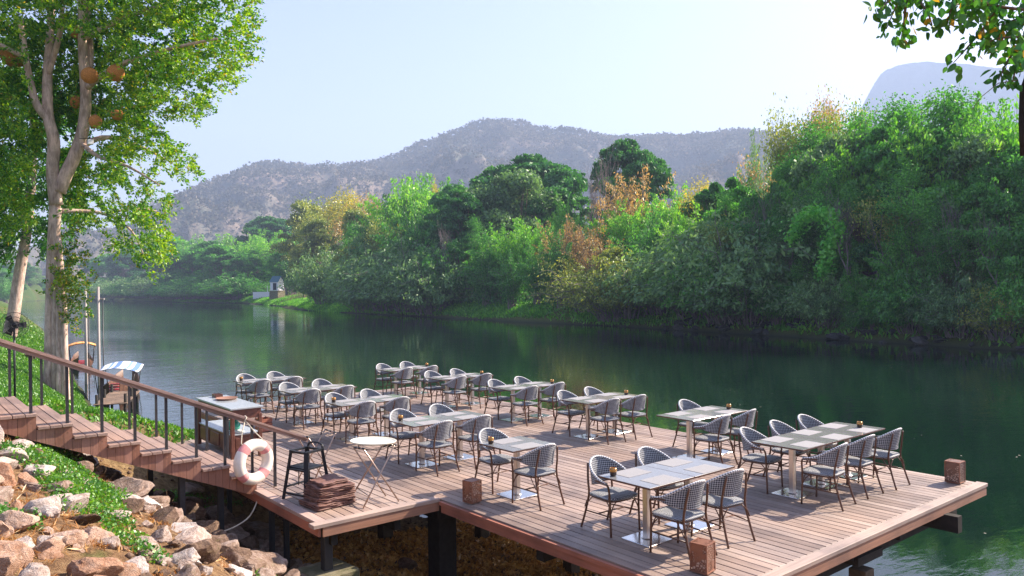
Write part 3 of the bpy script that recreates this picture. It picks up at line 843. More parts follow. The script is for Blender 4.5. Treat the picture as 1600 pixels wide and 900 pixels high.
plant('broad2', 982, 222, 36, 'tall dark tree right of the leafless tree', None, .72)
plant('broad2', 1008, 240, 36, 'dark tree crown merging with the tall one at its right', None, .62)
plant('broad4', 972, 262, 32, 'narrow dark tree at the foot of the tall dark one', None, .7)
for px, ty, bk, k, w in [(955, 340, 15, 'bam1', .8), (985, 325, 16, 'bam1', 1.0), (1020, 318, 18, 'bam1', 1.0), (1045, 330, 14, 'bam2', .9), (1000, 350, 8, 'bam2', 1.0), (1070, 300, 24, 'bam1', .8)]:
    plant(k, px, ty, bk, 'light green bamboo below the tall dark tree', 'bamboo clumps on the far bank', w)
plant('lacy3', 1092, 285, 22, 'yellowish treetop left of the high green wood', None, .8)
for px, ty, bk, k, w in [(960, 388, 3, 'broad5', .8), (925, 400, 3, 'droop3', 1.1), (985, 400, 2, 'droop3', 1.2), (955, 420, 1, 'droop3', 1.1), (1040, 395, 3, 'droop1', 1.1)]:
    plant(k, px, ty, bk, 'olive bush bulging over the water near the orange clearing', 'shrubs hanging over the far waterline', w)
# right hand wood
L_r1 = 'green tree at the left flank of the high wood on the right'
for px, ty, bk, k, w in [(1075, 345, 10, 'broad3', .8), (1100, 300, 20, 'broad4', .8), (1125, 285, 18, 'broad4', .8), (1140, 320, 10, 'broad1', .8), (1110, 350, 5, 'broad3', .8), (1165, 280, 16, 'broad4', .8), (1185, 310, 9, 'broad1', .8), (1155, 350, 4, 'droop1', 1.2), (1090, 390, 2, 'droop1', 1.1), (1130, 400, 1.5, 'droop2', 1.1), (1170, 400, 1.5, 'droop1', 1.1), (1215, 375, 3, 'broad3', .7)]:
    plant(k, px, ty, bk, L_r1, gF, w)
plant('bam4', 1188, 222, 28, 'wispy pale bamboo rising alone before the hazy ridge', None, .45)
plant('bam4', 1226, 245, 26, 'second thin wispy bamboo next to the lone one', None, .4)
plant('lacy4', 1245, 168, 20, 'brown leaved treetop at the left of the wood skyline', None, .55)
plant('lacy2', 1270, 170, 18, 'reddish olive treetop among the skyline trees', None, .5)
plant('lacy4', 1315, 137, 22, 'tallest russet treetop touching the pale cliff', None, .42)
plant('lacy2', 1340, 150, 20, 'olive treetop right beside the tallest russet one', None, .45)
L_r2 = 'fine leaved tree forming the skyline of the right hand wood'
for px, ty, bk, k, w in [(1290, 195, 14, 'lacy1', .9), (1365, 170, 16, 'lacy1', .9), (1395, 165, 14, 'lacy1', 1), (1430, 155, 16, 'lacy1', 1), (1460, 150, 14, 'lacy1', 1), (1490, 158, 14, 'lacy1', 1), (1520, 190, 14, 'lacy1', .9), (1550, 200, 16, 'lacy1', .9), (1585, 190, 14, 'lacy1', .9), (1620, 170, 14, 'lacy1', 1)]:
    plant(k, px, ty, bk, L_r2, gF, w)
L_r3 = 'dense green tree filling the middle of the right hand wood'
for px, ty, bk, k, w in [(1240, 265, 10, 'broad4', .8), (1270, 245, 9, 'broad1', .8), (1300, 225, 11, 'broad4', .8), (1330, 215, 10, 'broad3', .8), (1365, 210, 10, 'bam1', .8), (1395, 205, 10, 'broad4', .8), (1425, 210, 9, 'broad1', .8), (1460, 200, 10, 'bam1', .9), (1495, 205, 9, 'broad4', .8), (1530, 220, 8, 'broad3', .8), (1560, 225, 9, 'broad4', .8), (1595, 230, 8, 'broad1', .8), (1630, 220, 9, 'broad4', .9),
                         (1225, 320, 5, 'broad1', .7), (1275, 300, 6, 'broad3', .8), (1345, 285, 6, 'broad4', .8), (1405, 285, 5, 'broad2', .8), (1475, 285, 5, 'broad1', .8), (1540, 290, 4, 'broad1', .8), (1590, 285, 4, 'broad4', .8), (1640, 300, 4, 'broad1', .8)]:
    plant(k, px, ty, bk, L_r3, gF, w)
for px, ty, bk, w_ in [(1228, 330, 2.0, .8), (1180, 300, 3.5, .8), (1150, 330, 2, .9), (1330, 300, 2.5, .8), (1440, 330, 2, .9), (1500, 300, 3, .8), (1570, 330, 2, .9), (1395, 260, 5, .8), (1100, 340, 3, .8), (640, 380, 2.5, .8), (700, 350, 3, .8)]:
    plant('bare', px, ty, bk, 'leafless grey tree standing inside the far bank wood', gF, w_)
for px, ty, bk, k, w_ in [(1490, 175, 11, 'bam1', .8), (1540, 195, 11, 'bam1', .8), (1585, 180, 12, 'bam1', .8), (1410, 360, 2.5, 'bam2', .8), (1335, 420, 1.5, 'bam2', .7), (1590, 300, 3, 'bam2', .8), (1080, 330, 6, 'bam1', .8), (1290, 250, 8, 'bam1', .7), (1200, 300, 6, 'bam2', .8)]:
    plant(k, px, ty, bk, 'light green bamboo inside the right hand wood', 'bamboo clumps on the far bank', w_)
for px, ty, bk, k, w_ in [(1215, 255, 6, 'lacy1', .8), (1262, 300, 3, 'lacy1', .8), (1310, 255, 5, 'lacy1', .8), (1355, 310, 2.5, 'lacy2', .8), (1440, 260, 4, 'lacy1', .9), (1480, 320, 2.5, 'lacy1', .8), (1525, 265, 4, 'lacy1', .8), (1580, 250, 5, 'lacy1', .8), (1130, 300, 7, 'lacy1', .8), (1160, 340, 3, 'lacy2', .8), (1060, 340, 5, 'lacy1', .7), (735, 340, 6, 'lacy1', .7), (610, 345, 8, 'lacy2', .7), (560, 350, 8, 'lacy1', .8)]:
    plant(k, px, ty, bk, 'airy thin crowned tree at the front of the far bank wood', gF, w_)
L_r4 = 'low shrub overhanging the dark waterline of the right hand wood'
for px, ty, bk, k, w in [(1215, 440, 1.5, 'droop2', .8), (1250, 390, 2.5, 'bam2', .7), (1290, 430, 1.5, 'droop1', .8), (1330, 372, 3, 'broad1', .6), (1362, 440, 1.2, 'bam2', .6), (1392, 400, 2.5, 'broad4', .6), (1425, 425, 1.2, 'droop2', .9), (1468, 372, 3, 'broad3', .6), (1500, 430, 1.2, 'droop1', .8), (1530, 385, 3, 'bam4', .7), (1560, 440, 1.2, 'droop3', .8), (1590, 380, 3, 'broad1', .6), (1622, 420, 1.5, 'droop2', .9), (1185, 400, 2.5, 'bam4', .6), (1142, 430, 1.2, 'bam2', .6), (1450, 460, .8, 'bam2', .5), (1345, 470, .8, 'droop2', .7)]:
    plant(k, px, ty, bk, L_r4, 'shrubs hanging over the far waterline', w)
for k, e in NP.items():
    if not e[1]:
        for ch in list(e[0].children): bpy.data.objects.remove(ch)
        bpy.data.objects.remove(e[0])

for i in range(64):
    x = -500-random.uniform(0, 270); y = float(near_shore(x))-random.uniform(2, 130)**1.0*random.random()
    o = dup(NP[random.choice(['broad1', 'broad2', 'broad3', 'droop1', 'droop2', 'bam2'])][0], (x, y, ground_z(x, y)-.2), random.uniform(0, 6), 'distant tree on the slope of the outer river bend at the left', random.uniform(.9, 1.5), 'trees on the distant left slope')
def climber():
    """bright creeper hanging down the front of the wood"""
    C = []
    path = [(1236, 372), (1250, 345), (1275, 330), (1300, 338), (1308, 360), (1296, 385), (1290, 410), (1284, 425)]
    for a, b in zip(path[:-1], path[1:]):
        for t in np.linspace(0, 1, 5):
            x, y, d_ = shore_point(a[0]*(1-t)+b[0]*t, .5)
            p = at_depth(a[0]*(1-t)+b[0]*t, a[1]*(1-t)+b[1]*t, (x*fw[0]+y*fw[1]))
            C.append(np.repeat(p[None], 60, 0) + rng.normal(0, .42, (60, 3)))
    C = np.concatenate(C); V = leaf_quads(C, .42*rng.uniform(.6, 1.2, len(C)))
    o = np_mesh('climbing_vine', V, np.arange(len(V)).reshape(-1, 4), G['bright'])
    tag(o, 'bright green creeper hanging on the front of the right hand wood', 'vine')
climber()

def reeds():
    """grass and low weeds along the far waterline"""
    n = 52000
    px = rng.uniform(100, 1250, n)
    C = []
    xs = np.linspace(-430, -5, 4000); ys = far_shore(xs)
    u = rng.random(n)
    w_ = np.where(xs > -70, 1.0, 1.8); cum = np.cumsum(w_*1.0); cum /= cum[-1]
    xi = np.interp(u, cum, xs); e = rng.gamma(2.0, 1.3, n) + .1
    dens = np.array([mn.noise(Vector((x*.09, 3.0, 0))) for x in xi])
    keep = (dens > -.18) | (rng.random(n) < .25)
    xi = xi[keep]; e = e[keep]; n = len(xi)
    yi = far_shore(xi)+e
    zi = np.array([ground_z(a, b) for a, b in zip(xi, yi)])
    sz = rng.uniform(.35, .9, n)
    C = np.stack([xi, yi, zi+sz*.35], 1)
    D = np.repeat(np.array([[0, -.3, 1.2]]), n, 0)
    V = leaf_quads(C, sz, aspect=.3, droop=D)
    o = np_mesh('bank_weeds', V, np.arange(len(V)).reshape(-1, 4), G['bamboo'])
    tag(o, 'rough grass and weeds along the far waterline', 'grass', None, 'stuff')
reeds()

# undergrowth that closes the foot of the far wood
def understory():
    n = 90000
    xs = rng.uniform(-210, 8, n)
    e = rng.uniform(3, 22, n)
    ys = far_shore(xs)+e
    zs = np.array([ground_z(a, b) for a, b in zip(xs, ys)])
    clump = np.array([mn.noise(Vector((a*.22, b*.22, 0))) for a, b in zip(xs, ys)])
    hz = rng.random(n)*(1.0+2.6*np.clip(clump+.35, 0, 1))
    keep = clump > -.25
    C = np.stack([xs, ys, zs+hz], 1)[keep]
    V = leaf_quads(C, rng.uniform(.25, .5, len(C)))
    o = np_mesh('undergrowth', V, np.arange(len(V)).reshape(-1, 4), G['dark'])
    tag(o, 'dark bushy undergrowth beneath the far bank trees', 'undergrowth', None, 'stuff')
understory()

# ------------------------------------------------------------------ rocks
def rock_mesh(seed, mat, sub=4, cuts=16, rough=.16):
    import bmesh
    rg = np.random.default_rng(seed)
    bm = bmesh.new(); bmesh.ops.create_icosphere(bm, subdivisions=sub, radius=1.0)
    V = np.array([v.co[:] for v in bm.verts])
    planes = rg.normal(0, 1, (cuts, 3)); planes /= np.linalg.norm(planes, axis=1)[:, None]; dd = rg.uniform(.42, .82, cuts)
    for pl, d_ in zip(planes, dd):
        k = V @ pl; over = np.maximum(0, k-d_); V = V - np.outer(over*.93, pl)
    for v, p in zip(bm.verts, V):
        q = Vector(p); nz = mn.fractal(q*1.6+Vector((seed*3.1, 0, 0)), .9, 2.2, 5)
        q2 = q*(1+rough*nz+.03*mn.noise(q*7+Vector((0, seed, 0))))
        v.co = q2
    me = bpy.data.meshes.new('rock'); bm.to_mesh(me); bm.free()
    me.polygons.foreach_set('use_smooth', [True]*len(me.polygons)); me.set_sharp_from_angle(angle=R(24))
    me.materials.append(mat)
    return me
RM = {k: [rock_mesh(i*7+j, MAT[k]) for j in range(4)] for i, k in enumerate(['rock_pale', 'rock_brown', 'rock_orange', 'rock_shore'])}
def rock(kind, x, y, s_, label, group, sink=.3, squash=.65, z=None):
    o = bpy.data.objects.new('rock', random.choice(RM[kind])); COL.objects.link(o)
    sc = (s_*random.uniform(.85, 1.25), s_*random.uniform(.75, 1.1), s_*squash*random.uniform(.85, 1.2))
    gz = ground_z(x, y) if z is None else z
    o.location = (x, y, gz + sc[2]*(1-2*sink)*.85); o.scale = sc
    o.rotation_euler = (random.uniform(-.3, .3), random.uniform(-.3, .3), random.uniform(0, 2*PI))
    tag(o, label, 'rock', group)
    return o
placed = []
def free(x, y, s_, k=.50):
    for a, b, c in placed:
        if (a-x)**2+(b-y)**2 < (k*(c+s_))**2: return False
    return True
gR = 'loose rocks on the near bank'
# individually recognisable ones: pixel, radius
special = [((362, 880), .17, 'rock_pale', 'biggest pale boulder at the bottom edge beside the concrete footing'),
           ((95, 772), .20, 'rock_brown', 'dark rounded boulder at the middle of the rock slope'),
           ((20, 718), .20, 'rock_pale', 'large whitish rock at the left edge below the first step'),
           ((640, 888), .22, 'rock_brown', 'lone boulder at the foot of the thick pile'),
           ((135, 720), .16, 'rock_pale', 'small pale rock alone in the green creeper below the stairs'),
           ((40, 760), .15, 'rock_orange', 'orange brown rock left of the dark rounded boulder'),
           ((235, 862), .14, 'rock_pale', 'white capped rock low on the slope above the creeper'),
           ((255, 790), .24, 'rock_brown', 'broad brown boulder below the lower stairs'),
           ((300, 770), .26, 'rock_brown', 'wide flat boulder under the staircase side'),
           ((20, 880), .17, 'rock_orange', 'orange rock in the bottom left corner')]
def ray_ground(px, py):
    d = fw*F_PX + RV*(px-800) - UV_*(py-450); d = d/np.linalg.norm(d)
    t = 1.0
    while t < 60:
        p = CAMP + d*t
        if p[2] <= ground_z(p[0], p[1]): return p
        t += .04
    return p
for (px, py), s_, k, lb in special:
    p = ray_ground(px, py); placed.append((p[0], p[1], s_)); rock(k, p[0], p[1], s_, lb, gR, .25)
tries = 0; nrock = 0
while nrock < 288 and tries < 14000:
    tries += 1
    x = random.uniform(-13.8, -4.8); y = random.uniform(.3, 4.9)
    if x < -11.2 and y < 1.6: continue
    band = y + .12*(x+9)
    s_ = random.choice([.09, .12, .15, .19, .23, .28])*random.uniform(.85, 1.15)*(1.0 if x < -7.5 else .75)
    if y > 3.2: s_ *= 1.45
    # green creeper belts between the rocks
    g_ = mn.noise(Vector((x*.45, y*.9+3, 0)))
    if y < 2.8 and g_ > .3 and random.random() < .8: continue
    if not free(x, y, s_): continue
    placed.append((x, y, s_)); nrock += 1
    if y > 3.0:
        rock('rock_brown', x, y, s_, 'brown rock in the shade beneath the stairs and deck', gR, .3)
    elif y < 1.3 and x > -9:
        rock(random.choice(['rock_orange', 'rock_orange', 'rock_pale']), x, y, s_, 'orange tinted rock low in the left corner of the bank', gR, .3)
    else:
        rock(random.choice(['rock_pale', 'rock_pale', 'rock_brown']), x, y, s_, 'pale pinkish rock on the sunny bank slope', gR, .3)
for i in range(85):   # far shore riprap
    x = random.uniform(-62, 6); y = far_shore(x)+random.uniform(-.2, 2.2)
    rock('rock_shore', x, float(y), random.uniform(.35, .95), 'dark wet rock on the far waterline below the right hand wood', 'rocks along the far shore', .3, .6)
def pebbles():
    n = 2600
    x = rng.uniform(-15, -2.5, n); y = rng.uniform(0, 9.5, n)
    z = np.array([ground_z(a, b) for a, b in zip(x, y)]); s_ = rng.uniform(.015, .055, n)
    base = np.array([(1, 0, 0), (-1, 0, 0), (0, 1, 0), (0, -1, 0), (0, 0, .7), (0, 0, -.7)])
    T = np.array([(0, 2, 4), (2, 1, 4), (1, 3, 4), (3, 0, 4), (2, 0, 5), (1, 2, 5), (3, 1, 5), (0, 3, 5)])
    V = base[None]*s_[:, None, None]*rng.uniform(.6, 1.4, (n, 6, 1)) + np.stack([x, y, z+s_*.2], 1)[:, None]
    F = (T[None] + np.arange(n)[:, None, None]*6).reshape(-1, 3)
    o = np_mesh('gravel', V.reshape(-1, 3), F, MAT['rock_brown']); tag(o, 'loose stones and clods between the rocks', 'gravel', None, 'stuff')
pebbles()

def ground_cover():
    n = 190000
    x = rng.uniform(-14.5, -3.5, n); y = rng.uniform(-.3, 5.2, n)
    m_ = np.array([mn.noise(Vector((a*.45, b*.9+3, 0))) + .45*mn.noise(Vector((a*2.2, b*2.2, 9))) for a, b in zip(x, y)])
    keep = (m_ > np.where(y < 2.9, .24, .26)) & ~((y > 3.3) & (x > -11) & (m_ < .35))
    x, y, m_ = x[keep], y[keep], m_[keep]
    z = np.array([ground_z(a, b) for a, b in zip(x, y)])
    C = np.stack([x, y, z+rng.random(len(x))**1.5*.12+.01], 1)
    V1 = leaf_quads(C, rng.uniform(.018, .045, len(C)), aspect=.7)
    # lawn and weeds on the upstream bank around the trees
    n2 = 130000
    x2 = -15.5 - rng.gamma(1.3, 15, n2); d2 = rng.uniform(-9, -.25, n2); y2 = near_shore(x2)+d2
    ok = ~((x2 > -14.2) & (y2 < 4.6)); x2, y2 = x2[ok], y2[ok]
    z2 = np.array([ground_z(a, b) for a, b in zip(x2, y2)])
    C2 = np.stack([x2, y2, z2+.04], 1); s2 = rng.uniform(.05, .16, len(C2))*np.clip(-x2/30, 1, 3)
    V2 = leaf_quads(C2, s2, aspect=.35, droop=np.repeat([[0, 0, 1.0]], len(C2), 0))
    V = np.concatenate([V1, V2])
    o = np_mesh('ground_cover', V, np.arange(len(V)).reshape(-1, 4), G['cover']); tag(o, 'bright green creeper and grass on the near bank', 'ground cover', None, 'stuff')
    n = 26000
    x = rng.uniform(-16, -2.0, n); y = rng.uniform(-.3, 3.2, n)
    m_ = np.array([mn.noise(Vector((a*.8+20, b*1.1, 4))) for a, b in zip(x, y)])
    k = m_ > -.12; x, y = x[k], y[k]
    z = np.array([ground_z(a, b) for a, b in zip(x, y)])
    C = np.stack([x, y, z+.03], 1)
    V = leaf_quads(C, rng.uniform(.04, .12, len(C)), aspect=.12, droop=rng.normal(0, .5, (len(C), 3))+np.array([0, 0, .5]))
    o = np_mesh('dry_grass', V, np.arange(len(V)).reshape(-1, 4), G['dry']); tag(o, 'dry orange grass between the rocks', 'dry grass', None, 'stuff')
ground_cover()

def leaf_litter():  # dead leaves, coloured extra bright for the missing sunlight below the deck
    n = 26000
    x = rng.uniform(-13.5, -6.0, n); y = rng.uniform(5.0, 10.2, n)
    z = np.array([ground_z(a, b) for a, b in zip(x, y)])
    k = z > WATER+.05; x, y, z = x[k], y[k], z[k]
    C = np.stack([x, y, z+rng.random(len(x))*.05], 1)
    V = leaf_quads(C, rng.uniform(.05, .12, len(C)), aspect=.6)
    o = np_mesh('leaf_litter', V, np.arange(len(V)).reshape(-1, 4), leafmat('dead_leaves_sun_tinted', (.25, .10, .02), (.55, .27, .06), (.75, .45, .14), .3, (1.1, 1, .7), 1.5)); tag(o, 'orange brown dead leaves under the deck, coloured bright for sunlight', 'leaf litter', None, 'stuff')
leaf_litter()
def floating_bits():
    n = 420
    x = rng.uniform(-60, 12, n); y = rng.uniform(12, 60, n)
    C = np.stack([x, y, np.full(n, WATER+.006)], 1)
    a = rng.uniform(0, 2*PI, n); s_ = rng.uniform(.012, .045, n)[:, None]
    A = np.stack([np.cos(a), np.sin(a), np.zeros(n)], 1); B = np.stack([-np.sin(a), np.cos(a), np.zeros(n)], 1)
    V = np.stack([C-A*s_, C-B*s_*.5, C+A*s_, C+B*s_*.5], 1).reshape(-1, 3)
    o = np_mesh('floating_leaves', V, np.arange(len(V)).reshape(-1, 4), simple('pale_floating_leaf', (.45, .42, .33), .7)); tag(o, 'pale specks of fallen leaves drifting on the river', 'floating leaves', None, 'stuff')
floating_bits()

# ------------------------------------------------------------------ deck
X0, X1, Y0, Y1 = -20.3, -4.39, 6.13, 12.68      # main deck
PX0, PX1, PY0 = -16.2, -9.16, 4.30               # lower left platform
deck = thing('wooden_deck', 'reddish timber dining deck on dark piles over the river', 'deck')
mb = MB(); pitch = .137; EW = .15
y = Y0+.002
while y < Y1-.02:
    w_ = min(pitch-.014, Y1-y)
    # boards butt at staggered joints
    xa = X0; joints = sorted(random.uniform(X0+2, X1-2) for _ in range(3))
    for xb in joints+[X1-EW]:
        if xb-xa > .3:
            mb.rbox(((xa+xb)/2, y+w_/2, -.015+random.uniform(-.0012, .0012)), (xb-xa-.004, w_, .03), .003)
            xa = xb
    y += pitch
y = PY0+EW+.004
while y < Y0-.03:
    w_ = min(pitch-.014, Y0-y-.004)
    xa = PX0
    for xb in [random.uniform(-14, -11), PX1-EW]:
        mb.rbox(((xa+xb)/2, y+w_/2, -.015+random.uniform(-.0012, .0012)), (xb-xa-.004, w_, .03), .003)
        xa = xb
    y += pitch
mb.build('decking', MAT['deck'], deck)
mb = MB()
mb.rbox((X1-EW/2+.02, (Y0+Y1)/2, -.012), (EW, Y1-Y0+.02, .05), .004)
mb.build('edge_board', MAT['edge_y'], deck); mb = MB()
mb.rbox((PX1-EW/2+.02, (PY0+Y0)/2-.06, -.012), (EW, Y0-PY0+.10, .05), .004)
mb.build('edge_board', MAT['edge_y'], deck)
mb = MB()
mb.rbox(((PX0+PX1)/2, PY0+EW/2-.02, -.0125), (PX1-PX0+.04-EW, EW, .05), .004)
mb.build('edge_board', MAT['edge'], deck)
for c, sz, k in [(((PX1+X1)/2+.03, Y0-.028, -.045), (X1-PX1-.02, .05, .05), 'fascia'), (((PX1+X1)/2+.03, Y0-.012, -.125), (X1-PX1-.06, .03, .105), 'fascia'),
                 (((PX0+PX1)/2, PY0-.005, -.10), (PX1-PX0-.06, .03, .12), 'fascia'), (((X0+X1)/2, Y1+.012, -.09), (X1-X0-.04, .03, .13), 'fascia'), (((X0+PX0)/2, Y0-.012, -.09), (PX0-X0, .03, .13), 'fascia'),
                 ((X1-.005, (Y0+Y1)/2, -.10), (.03, Y1-Y0-.04, .12), 'fascia_y'), ((PX1-.005, (PY0+Y0)/2, -.10), (.03, Y0-PY0-.05, .12), 'fascia_y'),
                 ((X0-.012, (Y0+Y1)/2, -.09), (.03, Y1-Y0, .13), 'fascia_y'), ((PX0-.012, (PY0+Y0)/2, -.09), (.03, Y0-PY0, .13), 'fascia_y')]:
    mb = MB(); mb.box(c, sz); mb.build('fascia', MAT[k], deck)
for yy in np.arange(Y0+.35, Y1, 1.25):     # beams along the boards
    mb = MB(); mb.box(((X0+X1)/2, yy, -.25), (X1-X0-.3, .09, .18)); mb.build('beam', MAT['beam'], deck)
for yy in (PY0+.25, PY0+1.2):
    mb = MB(); mb.box(((PX0+PX1)/2, yy, -.25), (PX1-PX0-.25, .09, .18)); mb.build('beam', MAT['beam'], deck)
for xx in np.arange(X1-.42, X0, -2.6):
    mb = MB(); mb.box((xx, (Y0+Y1)/2+.1, -.42), (.14, Y1-Y0-.5, .16)); mb.build('beam', MAT['beam'], deck)
mb = MB(); mb.box((X1-.12, 11.2, -.26), (.62, .13, .22)); mb.build('beam', MAT['beam'], deck)
mb = MB(); mb.box((X1-.25, 9.28, -.33), (.30, .62, .10)); mb.build('beam', MAT['beam'], deck)
for (xx, yy) in [(-4.62, 9.3), (-4.62, 7.9), (-4.62, 6.6), (-7.2, 9.3), (-7.2, 12.2), (-9.8, 9.3), (-9.8, 12.2), (-12.4, 9.3), (-12.4, 12.2), (-15, 9.3), (-15, 12.2), (-17.6, 9.3), (-17.6, 12.2), (-20, 9.3), (-20, 12.2), (-7.2, 7.9), (-12.6, 7.2), (-15.2, 7.2)]:
    mb = MB(); mb.rbox((xx, yy, -3.0), (.22, .22, 5.0), .01); mb.build('pile', MAT['pile'], deck)
mb = MB(); mb.rbox((-9.85, 6.62, -1.5), (.32, .32, 2.7), .01); mb.rbox((-9.85, 6.62, -.36), (.5, .5, .2), .01); mb.build('pile', MAT['beam'], deck)
mb = MB(); mb.rbox((-9.42, 4.50, -.38), (.12, .12, .62), .006); mb.build('pile', MAT['steel_dark'], deck)
for (xx, yy) in [(-11.15, 4.45), (-11.02, 4.62), (-13.4, 4.6), (-12.2, 5.8), (-15.8, 4.6), (-15.8, 6.0)]:
    mb = MB(); mb.rbox((xx, yy, -1.0), (.07, .07, 1.75), .004); mb.build('pile', MAT['steel_dark'], deck)
fb = MB(); fb.rbox((0, 0, 0), (.62, .62, .75), .02)
fo = fb.build('concrete_footing', MAT['concrete'], None, loc=(-9.45, 4.52, -1.06)); fo.rotation_euler = (0, 0, R(6))
tag(fo, 'mossy square concrete footing under the near corner post of the deck', 'footing')

# ------------------------------------------------------------------ stairs
SX0, SX1 = -13.55, -11.4; RUN, RISE = .405, .1725
st = thing('wooden_staircase', 'timber staircase with long handrails descending the bank to the deck', 'stairs')
def nos(k): return (1.49+RUN*k, 1.48-RISE*k)       # nosing (y, z) of tread k
treads = list(range(-4, 8))
for k in treads:
    yn, zn = nos(k); mb = MB(); ws = RUN/3
    for j in range(3):
        mb.rbox(((SX0+SX1)/2+.01, yn-ws*(j+.5)+.01, zn-.02), (SX1-SX0+.05, ws-.008, .04), .004)
    mb.rbox(((SX0+SX1)/2, yn-.02, zn-.04-RISE/2), (SX1-SX0-.04, .025, RISE-.045), .003)
    mb.build('step', MAT['tread'], st)
def hbase(y_): return 1.48-RISE/RUN*(y_-1.49)
for sx in (SX1, SX0):
    mb = MB()
    for k in treads:
        yn, zn = nos(k); m_ = 4; ws = RUN/m_
        for j in range(m_):
            yc = yn-RUN+ws*(j+.5)
            zb = hbase(yc)-.36 if yc > .2 else hbase(yc)-.36
            zt = zn-.042
            dz = RISE/RUN*ws/2
            x_ = sx - (.012 if sx == SX1 else -.012)
            w2 = ws/2-.002
            vs = [(x_-.011, yc-w2, zb+dz), (x_+.011, yc-w2, zb+dz), (x_+.011, yc+w2, zb-dz), (x_-.011, yc+w2, zb-dz),
                  (x_-.011, yc-w2, zt), (x_+.011, yc-w2, zt), (x_+.011, yc+w2, zt), (x_-.011, yc+w2, zt)]
            mb.add(vs, [(3, 2, 1, 0), (4, 5, 6, 7), (0, 1, 5, 4), (1, 2, 6, 5), (2, 3, 7, 6), (3, 0, 4, 7)])
            if sx == SX1:
                for zz in (.06, .06):
                    mb.box((x_+.0125, yc, zt-.07), (.004, .008, .008)); break
    mb.build('side_panel', MAT['clad'], st)
mb = MB()
for sx in (SX1-.06, SX0+.06, (SX0+SX1)/2):
    ya, yb = -.1, 4.28
    vs = [(sx-.03, ya, hbase(ya)-.36), (sx+.03, ya, hbase(ya)-.36), (sx+.03, yb, hbase(yb)-.34), (sx-.03, yb, hbase(yb)-.34), (sx-.03, ya, hbase(ya)-.22), (sx+.03, ya, hbase(ya)-.22), (sx+.03, yb, hbase(yb)-.22), (sx-.03, yb, hbase(yb)-.22)]
    mb.add(vs, [(3, 2, 1, 0), (4, 5, 6, 7), (0, 1, 5, 4), (1, 2, 6, 5), (2, 3, 7, 6), (3, 0, 4, 7)])
mb.build('stringer', MAT['beam'], st)
def railz(y_): return 2.44-.4335*(y_-1.11)
for sx, yend in ((SX1, 5.14), (SX0, 5.05)):
    mb = MB()
    ya, yb = -2.0, yend
    ang = math.atan2(-.4335, 1)
    L = math.hypot(yb-ya, railz(yb)-railz(ya))
    for dx, th, wd in ((0, .028, .14), (0, .05, .06)):
        zoff = -.014 if th == .028 else -.028-.026
        c = (sx, (ya+yb)/2, (railz(ya)+railz(yb))/2+zoff)
        mb.box(c, (wd, L, th), Matrix.Rotation(ang, 3, 'X'))
    mb.build('handrail', MAT['rail'], st)
    mb2 = MB()
for sx in (SX1-.03, SX0+.03):
    for k in treads:
        yn, zn = nos(k); yp = yn-.055
        mb = MB(); zt = railz(yp)-.07
        mb.box((sx, yp, (zn-.06+zt)/2), (.026, .036, zt-zn+.06)); mb.build('post', MAT['steel_dark'], st)
    yp = 4.62
    mb = MB(); mb.box((sx, yp, (railz(yp)-.07)/2), (.03, .04, railz(yp)-.07)); mb.build('post', MAT['steel_dark'], st)
for yy, xx in ((3.3, -11.6), (3.9, -11.75), (3.3, -13.3)):
    g_ = ground_z(xx, yy)-.3; top = hbase(yy)-.3
    mb = MB(); mb.rbox((xx, yy, (g_+top)/2), (.08, .08, top-g_), .004); mb.build('support_post', MAT['steel_dark'], st)

# lifebuoy and its rope
lb = thing('lifebuoy', 'faded white lifebuoy with pink red bands tied to the near handrail', 'lifebuoy', (-11.29, 4.24, .46))
mb = MB()
mb.torus(.255, .085, 48, 16, mifn=lambda t: 1 if abs(((t*4) % 1)-.5) < .13 else 0)
b_ = mb.build('ring', [MAT['buoy'], MAT['buoy_red']], lb, True); b_.rotation_euler = (R(90), 0, R(90)); b_.rotation_euler = (R(90), R(8), R(108))
mb = MB()
for a in (0, 90, 180, 270):
    a0_, a1_ = R(a+8+45-14), R(a+8+45+14)
mb.tube([(-.06, -.10, .62), (-.03, -.16, .45), (.02, -.19, .30), (.05, -.16, .26)], .008, 6)
mb.tube([(-.06, -.10, .62), (-.02, .02, .45), (.02, .12, .33), (.05, .13, .30)], .008, 6)
mb.tube([(-.10, -.10, .60), (-.02, -.12, .62), (-.02, -.09, .67), (-.12, -.08, .68)], .008, 6)
mb.build('rope', MAT['white_rope'], lb, True)
mb = MB()
pts = [(-11.3, 4.3, -.12), (-11.22, 4.1, -.35), (-11.3, 3.7, -.48), (-11.42, 3.2, -.35), (-11.46, 2.85, .12)]
sm = []
for i in range(len(pts)-1):
    for t in np.linspace(0, 1, 6)[:-1]:
        p0, p1, p2, p3 = [np.array(pts[max(0, min(len(pts)-1, i+j))]) for j in (-1, 0, 1, 2)]
        sm.append(.5*((2*p1)+(-p0+p2)*t+(2*p0-5*p1+4*p2-p3)*t*t+(-p0+3*p1-3*p2+p3)*t**3))
sm.append(np.array(pts[-1]))
mb.tube(sm, .011, 6)
tag(mb.build('rope', MAT['white_rope'], None, True), 'pale rope hanging slack below the foot of the stairs', 'rope')

